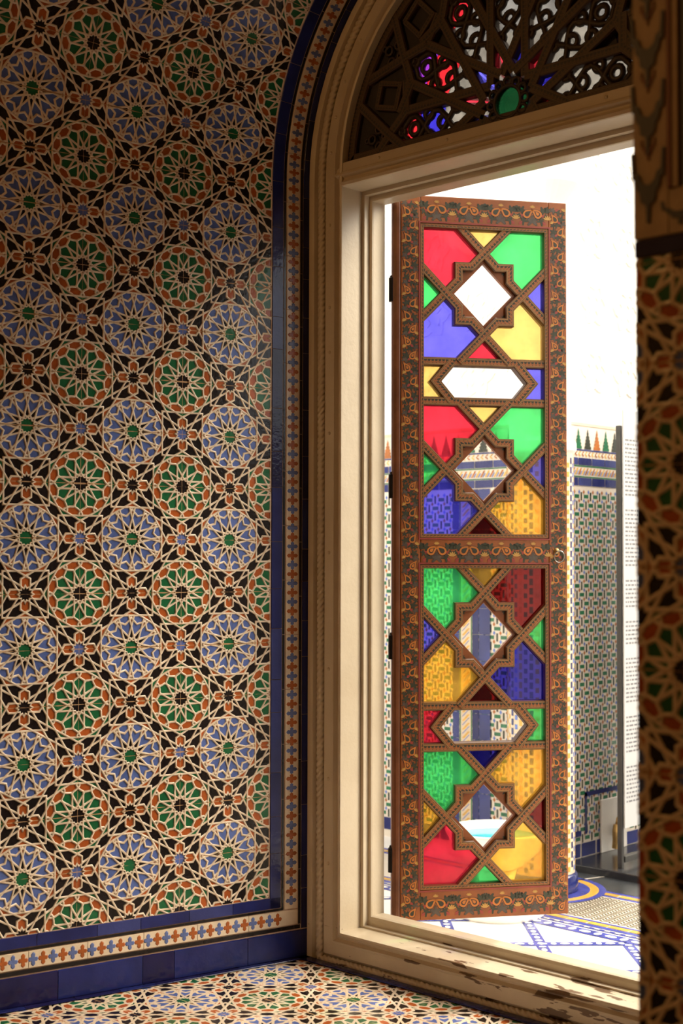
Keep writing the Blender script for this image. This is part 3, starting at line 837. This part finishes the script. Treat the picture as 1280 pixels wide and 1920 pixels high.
def m_stem(mb,p,q):
    d=math.hypot(q[0]-p[0],q[1]-p[1]); nx,ny=-(q[1]-p[1])/d*.0007,(q[0]-p[0])/d*.0007
    stamp(mb,[(p[0]+nx,p[1]+ny),(p[0]-nx,p[1]-ny),(q[0]-nx,q[1]-ny),(q[0]+nx,q[1]+ny)],H0+.0001,0)
def ornament_v(x0,x1,z0,z1,parent):
    global BOX
    BOX=(x0-.003,x1+.003,.001,LH-.001)
    mb=MB(); z=z0+.012; i=0; w=x1-x0; cx=(x0+x1)/2
    while z<z1-.016:
        s=1 if i%2==0 else -1; j=lambda v:v+random.uniform(-.0015,.0015)
        m_ivy(mb,(j(cx-s*w*.24),j(z-.003)),random.uniform(-1,1),.0085)
        m_ivy(mb,(j(cx-s*w*.02),j(z+.019)),random.uniform(-1,1),.0075)
        m_ivy(mb,(j(cx-s*w*.34),j(z+.014)),random.uniform(-1,1),.0055,2)
        m_ivy(mb,(j(cx+s*w*.32),j(z+.021)),.4*s,.0075,3)
        m_paisley(mb,(j(cx+s*w*.16),j(z-.001)),-.25*s,s,.0098)
        m_flower(mb,(j(cx-s*w*.36),j(z+.0225)),.5*s); m_bud(mb,(j(cx+s*w*.08),j(z+.0255)),.9*s)
        m_stem(mb,(cx-s*w*.22,z-.004),(cx-s*w*.02,z+.019)); m_stem(mb,(cx-s*w*.02,z+.019),(cx-s*w*.33,z+.014))
        z+=.037; i+=1
    return mb.build('painted_vine',OM,parent)
def ornament_h(x0,x1,z0,z1,parent,up=1):
    global BOX
    BOX=(x0-.01,x1+.01,z0-.006,z1+.006)
    mb=MB(); n=max(1,round((x1-x0)/.094)); p=(x1-x0)/n; cz=(z0+z1)/2-.08*(z1-z0); h=(z1-z0)*1.08
    for i in range(n):
        c=x0+p*(i+.5)
        for s in (1,-1):
            m_ivy(mb,(c+s*.033,cz+h*.22),.5*s,.0105); m_ivy(mb,(c+s*.026,cz-h*.24),-.7*s,.009); m_ivy(mb,(c+s*.040,cz-h*.02),1.2*s,.0065); m_ivy(mb,(c+s*.044,cz+h*.30),-.2*s,.007)
            m_bud(mb,(c+s*.036,cz-h*.32),.8*s,.007); m_bud(mb,(c+s*.030,cz+h*.02),1.8*s,.006); m_stem(mb,(c+s*.033,cz+h*.22),(c+s*.026,cz-h*.24)); m_stem(mb,(c+s*.026,cz-h*.24),(c,cz-h*.3))
            m_paisley(mb,(c+s*.0155,cz+h*.10),.62*s,-s,.0125)
        m_ivy(mb,(c,cz-h*.24),0,.0125,3); m_flower(mb,(c+p/2-.002,cz-h*.16),0,.011); m_flower(mb,(c,cz+h*.36),0,.007)
    return mb.build('painted_vine',OM,parent)
ornament_v(.004,SL-.006,.01,LH-.006,st1); ornament_v(LW-SR+.006,LW-.004,.01,LH-.006,st2)
ornament_h(SL-.004,LW-SR+.004,.012,ZB-.008,r1); ornament_h(SL,LW-SR,Z1a+.008,Z1b-.008,r2); ornament_h(SL,LW-SR,Z2+.010,LH-.008,r3)
# red lines round the glazed panels
q=MB()
for z0,z1 in ((ZB,Z1a),(Z1b,Z2)):
    band(q,[(SL-.003,z0-.003),(LW-SR+.003,z0-.003),(LW-SR+.003,z1+.003),(SL-.003,z1+.003)],.0022,[(-1,.0003),(-1,.0012),(1,.0012),(1,.0003)],fl,True)
q.build('red_border_line',M_red,leaf,fix=True)
# lattice
PW=LW-SL-SR; PXC=SL+PW/2
def panes_square(z0,z1,cols,tag=''):
    """eight coloured panes round a clear diamond in one square of the lattice"""
    H=z1-z0; zc=(z0+z1)/2
    T=lambda p:(PXC+p[0]*PW,zc+p[1]*H)
    TL=[(-.5,.5),(-.5,.2),(-.3,0),(-.2,.1),(-.2,.2),(-.1,.2),(0,.3),(-.2,.5)]
    shapes=[TL,[(-.2,.5),(0,.3),(.2,.5)],[(-x,y) for x,y in TL][::-1],[(-.5,.2),(-.5,-.2),(-.3,0)],[(.3,0),(.5,-.2),(.5,.2)],
            [(x,-y) for x,y in TL][::-1],[(0,-.3),(-.2,-.5),(.2,-.5)],[(-x,-y) for x,y in TL],[(0,.245),(-.245,0),(0,-.245),(.245,0)]]
    for s,c in zip(shapes,cols+['clear']):
        q=MB(); q.prism([T(p) for p in s],fl,-LT/2-.002,-LT/2+.002); o=q.build('glass_pane',GL[c],leaf,fix=True)
        o['label']={'darkred':'dark red','deepblue':'deep blue'}.get(c,c)+' glass'
    base=[(-.2,.5),(0,.3),(.1,.2),(.2,.2),(.2,.1),(.3,0),(.5,-.2)]
    lines=[]
    for sx,sy in ((1,1),(-1,1),(-1,-1),(1,-1)):
        lines.append([T((x*sx,y*sy)) for x,y in base])
    for i,ln in enumerate(lines): band(lat,ln,.0125,bprof(-.004+.0005*i,-.036),fl)
    # painted corner plates behind the diamond
    for sx,sy in ((1,1),(-1,1),(-1,-1),(1,-1)):
        pl=[(0,.30),(.1,.2),(.2,.2),(.2,.1),(.3,0),(.228,0),(0,.228)]
        pl=[(x*sx,y*sy) for x,y in pl]
        if sx*sy<0: pl=pl[::-1]
        q=MB(); q.prism([T(p) for p in pl],fl,-.030,-.016); cpl=q.build('corner_plate',M_leaf,leaf,fix=True)
        cx,cy=T((.163*sx,.163*sy)); 
        stamp_p=place(ivy(.008),(cx,cy),random.uniform(-1,1)); q=MB(); q.add([fl(a,c,-.0156) for a,c in stamp_p],[tuple(range(len(stamp_p)))],2); q.build('painted_leaf',OM,cpl)
def panes_bar(z0,z1,lc,rc):
    """long clear hexagon between two small coloured panes"""
    H=z1-z0; zc=(z0+z1)/2; x0,x1=SL,LW-SR
    hx=[(PXC-.128,zc),(PXC-.085,z0),(PXC+.085,z0),(PXC+.128,zc),(PXC+.085,z1),(PXC-.085,z1)]
    q=MB(); q.prism(hx,fl,-LT/2-.002,-LT/2+.002); q.build('glass_pane',GL['clear'],leaf,fix=True)['label']='clear glass'
    for pts,c in (([(x0,z0),(PXC-.085,z0),(PXC-.128,zc),(PXC-.085,z1),(x0,z1)],lc),([(x1,z0),(x1,z1),(PXC+.085,z1),(PXC+.128,zc),(PXC+.085,z0)],rc)):
        q=MB(); q.prism(pts,fl,-LT/2-.002,-LT/2+.002); o=q.build('glass_pane',GL[c],leaf,fix=True); o['label']=c+' glass'
    for i,pts in enumerate(([(PXC-.095+.0,z1+.0),(PXC-.143,zc),(PXC-.095,z0)],[(PXC+.095,z1),(PXC+.143,zc),(PXC+.095,z0)])):
        band(lat,pts,.0135,bprof(-.0035+.0004*i,-.036),fl)
    for i,z in enumerate((z0,z1)): band(lat,[(x0,z),(x1,z)],.0125,bprof(-.0042-.0003*i,-.036),fl)
lat=MB()
for z0,z1,ca,cb,bar in ((ZB,Z1a,['green','amber','darkred','blue','green','amber','darkred','deepblue'],['green','deepblue','amber','amber','darkred','red','green','amber'],('red','green')),
                    (Z1b,Z2,['red','yellow','green','green','blue','blue','red','yellow'],['red','yellow','green','green','blue','blue','darkred','amber'],('yellow','blue'))):
    H=z1-z0; a=z0+H*.434; c=z0+H*.561
    panes_square(c,z1,ca,''); panes_bar(a,c,*bar); panes_square(z0,a,cb,'')
    band(lat,[(SL+.0055,z0+.0055),(LW-SR-.0055,z0+.0055),(LW-SR-.0055,z1-.0055),(SL+.0055,z1-.0055)],.0058,bprof(-.001,-.036),fl,True)
lat.build('lattice',M_band,leaf,fix=True)
# black hinges on the edge, ring pull on the meeting stile
M_iron=plain('black iron',(.012,.010,.009),.45,.3,40,.1,metal=.6)
for z in (1.76,1.205,.755,.165):
    q=MB(); q.tube([(-.022,-.004,z-.032),(-.022,-.004,z+.032)],.0085,10); q.lathe([(.0001,.043),(.004,.042),(.0055,.037),(.0085,.034),(.0085,.032)],(-.022,-.004,z),10); q.box((-.024,-.012,z-.03),(.0,-.001,z+.03))
    q.build('hinge',M_iron,leaf,fix=True)
M_steel=plain('grey steel ring',(.35,.33,.30),.3,.2,30,0,metal=.9); M_brass=plain('worn brass',(.45,.28,.1),.35,.2,30,0,metal=.8)
q=MB(); cx,cz=LW-.033,1.005
q.lathe([(.0001,.006),(.004,.005),(.0085,.003),(.009,0)],seg=14)
pl=q.build('ring_pull_rose',M_brass,leaf,smooth=True); pl.location=(cx,-LT/2,cz+.022); pl.rotation_euler=(math.pi/2,0,0)
q=MB(); q.tube([(cx+.006+.0145*math.cos(t*math.pi/12),-LT/2-.007-.004*math.sin(t*math.pi/12),cz+.006+.0165*math.sin(t*math.pi/12)) for t in range(24)],.0016,8,closed=True)
q.build('ring_pull',M_steel,leaf,smooth=True)
# ------------------------------------------------------------------ the sunlit courtyard outside
ZE=-.12
M_marble=plain('white marble paving',(.78,.75,.70),.35,.05,3)
b=MB(); b.add([(-3.9,.126,ZE),(9,.126,ZE),(9,9,ZE),(-3.9,9,ZE)],[(0,1,2,3)])
court=structure(b.build('floor_court',M_marble))
M_cobf=plain('cobalt ribbon tile',(.05,.06,.30),.25,.25,20); M_yel=plain('yellow strip tile',(.60,.33,.05),.3,.2,30); M_olive=plain('olive mosaic chip',(.10,.075,.02),.4,.3,30); M_cwh=plain('cream mosaic ground',(.56,.50,.42),.4,.06,8)
CM=[M_cwh,M_cobf,M_yel,M_olive,M_marble]
fx=lambda a,c,h:(a,c,ZE+h)
def ribbon(mb,p,q,wid):
    """blue ribbon with a chain of white lozenges"""
    P=Vector(p);Q=Vector(q); d=(Q-P).normalized(); nn=Vector((-d.y,d.x)); L=(Q-P).length
    e=.0006 if d.x>0 else 0.0; g=lambda t,s,h:fx(P.x+d.x*t+nn.x*s,P.y+d.y*t+nn.y*s,h+e)
    mb.add([g(0,-wid,.001),g(L,-wid,.001),g(L,wid,.001),g(0,wid,.001)],[(0,1,2,3)],1)
    n=int(L/(wid*1.9)); p_=L/max(n,1)
    for i in range(n):
        t=p_*(i+.5); a=wid*.50 if i%2==0 else wid*.86; c=wid*.66 if i%2==0 else wid*.50
        mb.add([g(t+a*math.cos(k*math.pi/4),c*math.sin(k*math.pi/4),.002) for k in range(8)],[tuple(range(8))],4)
b=MB()
for k in range(-9,10):      # diamonds of ribbon across the marble, between the door and the border
    for s,c0 in ((1,1.04+.39*k),(-1,-.76+.43*k)):
        pts=[]
        for y in (.2,1.095):
            pts.append(((c0-y) if s==1 else (c0+y),y))
        if max(p[0] for p in pts)<-1.6 or min(p[0] for p in pts)>2.6: continue
        ribbon(b,pts[0],pts[1],.019)
ribbon(b,(-1.6,1.125),(3,1.125),.026)
def band_f(y0,y1,mi,x0=-1.6,x1=3,h=.001): b.add([fx(x0,y0,h),fx(x1,y0,h),fx(x1,y1,h),fx(x0,y1,h)],[(0,1,2,3)],mi)
def dashes(y0,y1,mi,L,gap,x0=-1.6,x1=3,h=.002):
    x=x0
    while x<x1: b.add([fx(x,y0,h),fx(x+L,y0,h),fx(x+L,y1,h),fx(x,y1,h)],[(0,1,2,3)],mi); x+=L+gap
band_f(1.165,1.185,1); dashes(1.17,1.18,0,.02,.02)
band_f(1.192,1.214,1); band_f(1.216,1.246,0); dashes(1.218,1.244,2,.075,.006); band_f(1.249,1.262,1)
band_f(1.262,1.575,0)
band_f(1.575,1.595,1); band_f(1.597,1.63,0); dashes(1.599,1.628,2,.08,.008); band_f(1.632,1.655,1)
x=-.6; i=0
while x<1.3:
    y=1.275; j=0
    while y<1.565:
        s=.006 if (i)%2==0 else -.006
        b.add([fx(x-.008,y-s,.002),fx(x+.008,y+s-.001,.002),fx(x+.008,y+s+.006,.002),fx(x-.008,y-s+.007,.002)],[(0,1,2,3)],3); y+=.0165; j+=1
    x+=.0175; i+=1
# rings of tile round the column foot
CX,CY,CR=-.300,1.52,.125
def ringf(r0,r1,mi,h):
    k=len(b.v); n=40
    for i in range(n): a=2*math.pi*i/n; b.v+=[fx(CX+r0*math.cos(a),CY+r0*math.sin(a),h),fx(CX+r1*math.cos(a),CY+r1*math.sin(a),h)]
    for i in range(n): j=(i+1)%n; b.f.append((k+2*i,k+2*i+1,k+2*j+1,k+2*j)); b.m.append(mi)
ringf(.1,.180,1,.003); ringf(.180,.212,2,.003); ringf(.212,.238,1,.003)
b.build('paving_pattern',CM,court,fix=False)
# low black marble platform in front of the tiled wall
M_blkm=plain('black marble',(.022,.022,.024),.2,.5,7)
b=MB(); b.box((-.42,1.84,ZE-.02),(2.4,4.2,ZE+.03),0,.004); structure(b.build('floor_platform',M_blkm))
b=MB(); b.add([fx(-.6,1.657,.0015),fx(2.4,1.657,.0015),fx(2.4,1.845,.0015),fx(-.6,1.845,.0015)],[(0,1,2,3)])
x=-.3
while x<2: b.add([fx(x,1.657,.003),fx(x+.012,1.657,.003),fx(x+.072,1.84,.003),fx(x+.06,1.84,.003)],[(0,1,2,3)],1); x+=.34
structure(b.build('floor_kerb',[plain('dark slate paving',(.045,.048,.05),.3,.4,6),M_cwh]))
# tiled pier with a stucco upper wall
M_wt=plain('white zellige ground',(.66,.59,.50),.3,.06,10); M_gr=plain('green zellige bar',(.01,.12,.05),.2,.3,40); M_dk=plain('dark zellige bar',(.02,.025,.015),.25,.3,40); M_or=plain('ochre zellige chip',(.36,.11,.015),.25,.25,40); M_bz=plain('blue zellige chip',(.10,.17,.48),.25,.25,40)
WM=[M_wt,M_gr,M_dk,M_or,M_bz,M_blue,M_yel,M_grout,M_blue2,M_crm]
def poly(mb,g,pts,mi,h): mb.add([g(a,c,h) for a,c in pts],[tuple(range(len(pts)))],mi)
def dado(mb,g,a0,a1,skip=None,zlo=-.015):
    """basket zellige, banded frieze and stepped merlons; g(a,z,h) maps along the wall"""
    rect=lambda x0,z0,x1,z1,mi,h: poly(mb,g,[(x0,z0),(x1,z0),(x1,z1),(x0,z1)],mi,h)
    rect(a0,ZE,a1,1.66,0,.001)
    cw,ch=.0665,.0362; z=zlo; j=0
    while z<1.395:
        x=a0+(0 if j%2==0 else cw/2)
        while x<a1-.01:
            if not (skip and skip(x,z)):
                rect(x+.005,z-.0075,min(a1,x+.038),z+.0075,1,.002)
                xv=x+cw/2+.0205
                if xv<a1-.006: rect(xv-.0048,z-.0170,xv+.0048,z+.0170,2,.002)
                for xx,mi in ((x+.0045,3),(x+cw/2+.005,4)):
                    c=z+ch/2
                    if xx<a1-.006: poly(mb,g,[(xx-.0075,c),(xx,c-.0098),(xx+.0075,c),(xx,c+.0098)],mi,.002)
            x+=cw
        z+=ch; j+=1
    x=a0
    while x<a1:      # plinth of square dark blue tiles
        e=min(a1,x+.105); rect(x+.003,ZE+.033,e-.003,zlo-.019,5,.004); x+=.108
    for z0,z1,mats in ((1.404,1.436,(5,8,5,5)),(1.488,1.517,(8,5,8))):
        x=a0;i=0
        while x<a1: e=min(a1,x+.095); rect(x+.001,z0,e-.001,z1,mats[i%len(mats)],.004); x+=.097; i+=1
    for z0,z1,mi in ((1.438,1.443,1),(1.481,1.486,1),(1.546,1.552,8)): rect(a0,z0,a1,z1,mi,.003)
    x=a0;i=0
    while x<a1-.03:
        poly(mb,g,[(x,1.448),(x+.009,1.448),(x+.028,1.476),(x+.019,1.476)],6 if i%2 else 3,.003); poly(mb,g,[(x+.013,1.448),(x+.018,1.448),(x+.030,1.466),(x+.025,1.466)],4,.003)
        poly(mb,g,[(x+.002,1.532),(x+.015,1.522),(x+.02,1.526),(x+.008,1.534),(x+.02,1.541),(x+.015,1.545)],3 if i%2 else 6,.003); x+=.024; i+=1
    x=a0+.005; i=0
    while x<a1-.05:
        c=x+.028; s=[(.0235,0),(.0235,.010),(.0165,.014),(.0205,.022),(.0135,.028),(.0165,.036),(.009,.042),(.0115,.050),(.0045,.056),(.006,.063),(0,.084)]
        pts=[(c+p,1.554+q) for p,q in s]+[(c-p,1.554+q) for p,q in s[-2::-1]]
        poly(mb,g,pts,(3,1,2)[i%3],.003); x+=.067; i+=1
    rect(a0,1.648,a1,1.66,9,.004)
pier=MB(); PH=3.3
pier.box((-3.9,1.85,ZE),(-.42,6.5,PH),0); pw_=structure(pier.build('wall_pier',M_stucco))
b=MB(); gW1=lambda a,z,h:(-.42+h,a,z)
dado(b,gW1,1.851,4.2,lambda x,z:(2.09<x<2.3 and z<.115))
rect=lambda g,x0,z0,x1,z1,mi,h: poly(b,g,[(x0,z0),(x1,z0),(x1,z1),(x0,z1)],mi,h)
rect(gW1,1.985,.0,2.002,.165,5,.004); rect(gW1,1.985,.150,2.6,.168,5,.004); rect(gW1,1.885,-.005,1.96,.018,5,.004)
gW3=lambda a,z,h:(a,1.85-h,z)
dado(b,gW3,-3.0,-.421)
# upright bands on the pier front: blue strips, a twisted yellow and white rope, blue edges
for xa in (-.985,-2.2):
    for x0,x1,mi in ((xa,xa+.036,8),(xa+.036,xa+.105,9),(xa+.105,xa+.14,5),(xa+.14,xa+.20,8)):
        z=ZE+.03;i=0
        if mi==9: rect(gW3,x0,z,x1,1.4,9,.005)
        else:
            while z<1.4: e=min(1.4,z+.11); rect(gW3,x0+.001,z+.001,x1-.001,e-.001,mi,.005); z=e
    for x0 in (xa+.038,xa+.098): rect(gW3,x0,ZE+.03,x0+.006,1.4,1,.006)
    z=ZE+.04
    while z<1.38:
        poly(b,gW3,[(xa+.05,z),(xa+.062,z),(xa+.094,z+.03),(xa+.082,z+.03)],6,.006); poly(b,gW3,[(xa+.05,z+.018),(xa+.055,z+.018),(xa+.092,z+.052),(xa+.087,z+.052)],4,.006); z+=.036
b.build('zellige_dado',WM,pw_,fix=False)
# shallow carved stucco above the tiles
b=MB(); random.seed(3)
for g,a0,a1 in ((gW1,1.95,4.1),(gW3,-2.9,-.5)):
    x=a0
    while x<a1-.2:
        for z in (1.78,2.06,2.34,2.62):
            pts=[]
            for i in range(24):
                t=2*math.pi*i/24; r=.085*(1+.18*math.cos(6*t)); pts.append((x+.12+r*math.cos(t),z+.1+r*math.sin(t)))
            n=24; k=len(b.v); b.v+=[g(p,q,.007) for p,q in pts]+[g(x+.12+(p-x-.12)*.78,z+.1+(q-z-.1)*.78,.007) for p,q in pts]+[g(x+.12+(p-x-.12)*.78,z+.1+(q-z-.1)*.78,.0) for p,q in pts]+[g(p,q,0) for p,q in pts]
            for i in range(n):
                j=(i+1)%n
                for A,B_ in ((0,1),(1,2),(3,0)): b.f.append((k+A*n+i,k+A*n+j,k+B_*n+j,k+B_*n+i)); b.m.append(0)
            for q in range(4):
                b.box_=None
                u,v=x+.12+.04*math.cos(q*math.pi/2+.78),z+.1+.04*math.sin(q*math.pi/2+.78)
                poly(b,g,[(u-.02,v),(u,v-.02),(u+.02,v),(u,v+.02)],0,.006)
        x+=.24
b.build('carved_stucco',M_stucco,pw_)
# far walls of the courtyard, and unseen dark paving added to cut bounce onto the reveal
b=MB()
quad('wall_court_back',[(-3.9,9,ZE),(9,9,ZE),(9,9,3.4),(-3.9,9,3.4)],M_stucco)
quad('wall_court_right',[(6.5,9,ZE),(6.5,.126,ZE),(6.5,.126,2.0),(6.5,9,2.0)],plain('darkened unseen wall',(.20,.16,.12),.5,.2,12))  # unseen wall, coloured dark to keep bounced light off the upper reveal
b.add([(1.9,.13,ZE+.004),(9,.13,ZE+.004),(9,8.9,ZE+.004),(1.9,8.9,ZE+.004)],[(0,1,2,3)])
b.build('bounce_cut_paving',plain('dark added paving',(.16,.13,.10),.5,.3,14),court)
# round tiled column
col=thing('round_column','slender round column faced with small blue yellow and white tiles beyond the open door','column',(CX,CY,ZE))
b=MB(); b.lathe([(.0001,.0),(.136,.0),(.137,.02),(.135,.06),(.130,.068),(CR,.07)],seg=40); b.build('base',[M_blue],col,smooth=True)
b=MB(); b.lathe([(CR,.07),(CR,1.62)],seg=48,mi=9)
for j in range(44):
    for i in range(36):
        a=2*math.pi*i/36; z=.09+j*.0345+(.0166 if i%2 else 0); da=.06
        mi=(6,5,4)[(i)%3] if i%2==0 else (5,6)[(i//2)%2]
        hh=.012 if i%2 else .009
        b.add([((CR+.001)*math.cos(a+s*da*.9),(CR+.001)*math.sin(a+s*da*.9),z+t*hh) for s,t in ((-1,-1),(1,-1),(1,1),(-1,1))],[(0,1,2,3)],mi)
b.build('tiled_shaft',WM,col)
b=MB(); b.lathe([(CR,1.62),(CR+.01,1.63),(CR+.01,1.66),(CR-.01,1.68),(CR-.01,2.55),(.17,2.62),(.20,2.72),(.2,2.78),(.0001,2.78)],seg=40); b.build('capital',[M_stucco],col,smooth=False)
# marble fountain with turquoise water behind the door leaf
M_turq=plain('turquoise water glaze',(.05,.50,.60),.08,.15,9)
fo=thing('fountain','low white marble fountain bowl holding turquoise water behind the door leaf','fountain',(-.21,1.13,ZE))
b=MB(); b.lathe([(.0001,.0),(.165,.0),(.17,.012),(.165,.03),(.12,.04),(.075,.055),(.055,.09),(.07,.15),(.0001,.15)],seg=48); b.build('foot',[M_marble],fo,smooth=True)
b=MB(); b.lathe([(.06,.15),(.10,.17),(.15,.22),(.176,.275),(.18,.285),(.168,.288),(.155,.275),(.11,.225),(.0001,.215)],seg=48); b.build('bowl',[M_marble],fo,smooth=True)
b=MB(); b.lathe([(.0001,.262),(.142,.262)],seg=48); b.build('water',[M_turq],fo)
# marble slab with an old brass tap on the pier
fa=thing('wall_tap','old brass tap with bent pipe on a white marble slab low on the tiled wall','tap',(-.414,2.185,ZE+.03))
b=MB(); b.box((0,-.095,0),(.009,.095,.215),0,.003); b.build('marble_slab',M_marble,fa)
b=MB(); b.tube([(.008,.03,.10),(.025,.03,.105),(.035,.025,.125),(.04,.01,.142),(.04,-.01,.147),(.04,-.027,.135),(.04,-.035,.11)],.0055,8); b.build('bent_pipe',M_brass,fa,smooth=True)
b=MB(); b.tube([(.04,-.035,.113),(.04,-.037,.085),(.04,-.038,.05),(.035,-.04,.015)],[.012,.016,.014,.012],10); b.box((.008,.018,.092),(.035,.05,.108),0,.004); b.build('tap_body',M_brass,fa)
# information panel on a dark metal stand
pn=thing('info_panel','tall white text panel on a dark grey metal stand beside the tiled wall','sign',(-.2,1.9,ZE+.03))
M_metal=plain('dark grey metal',(.05,.048,.045),.4,.2,20,0,metal=.3)
b=MB(); b.box((-.010,-.002,0),(.010,.015,1.72),0,.003); b.build('post',M_metal,pn)
b=MB(); b.box((-.012,.555,0),(.012,.58,1.72),0,.003); b.build('post',M_metal,pn)
b=MB(); b.box((-.012,.02,.02),(.012,.555,.045),0,.003); b.build('foot_bar',M_metal,pn)
M_sheet=plain('white printed sheet',(.50,.50,.50),.4,.02,4); M_text=plain('grey print',(.16,.16,.17),.6)
b=MB(); b.box((.0125,.010,.155),(.0175,.57,1.78),0); sh=b.build('sheet',M_sheet,pn)
b=MB(); z=1.66; random.seed(11); i=0
while z>.24:
    if random.random()<.10 and i>4: z-=.045; i=0
    x=.022; L=.06+.46*(.55+.45*random.random())
    while x<L:
        wd=.008+.02*random.random(); b.add([(.0178,x,z),(.0178,min(L,x+wd),z),(.0178,min(L,x+wd),z+.007),(.0178,x,z+.007)],[(0,1,2,3)]); x+=wd+.006
    z-=.0165; i+=1
b.build('print_lines',M_text,sh)
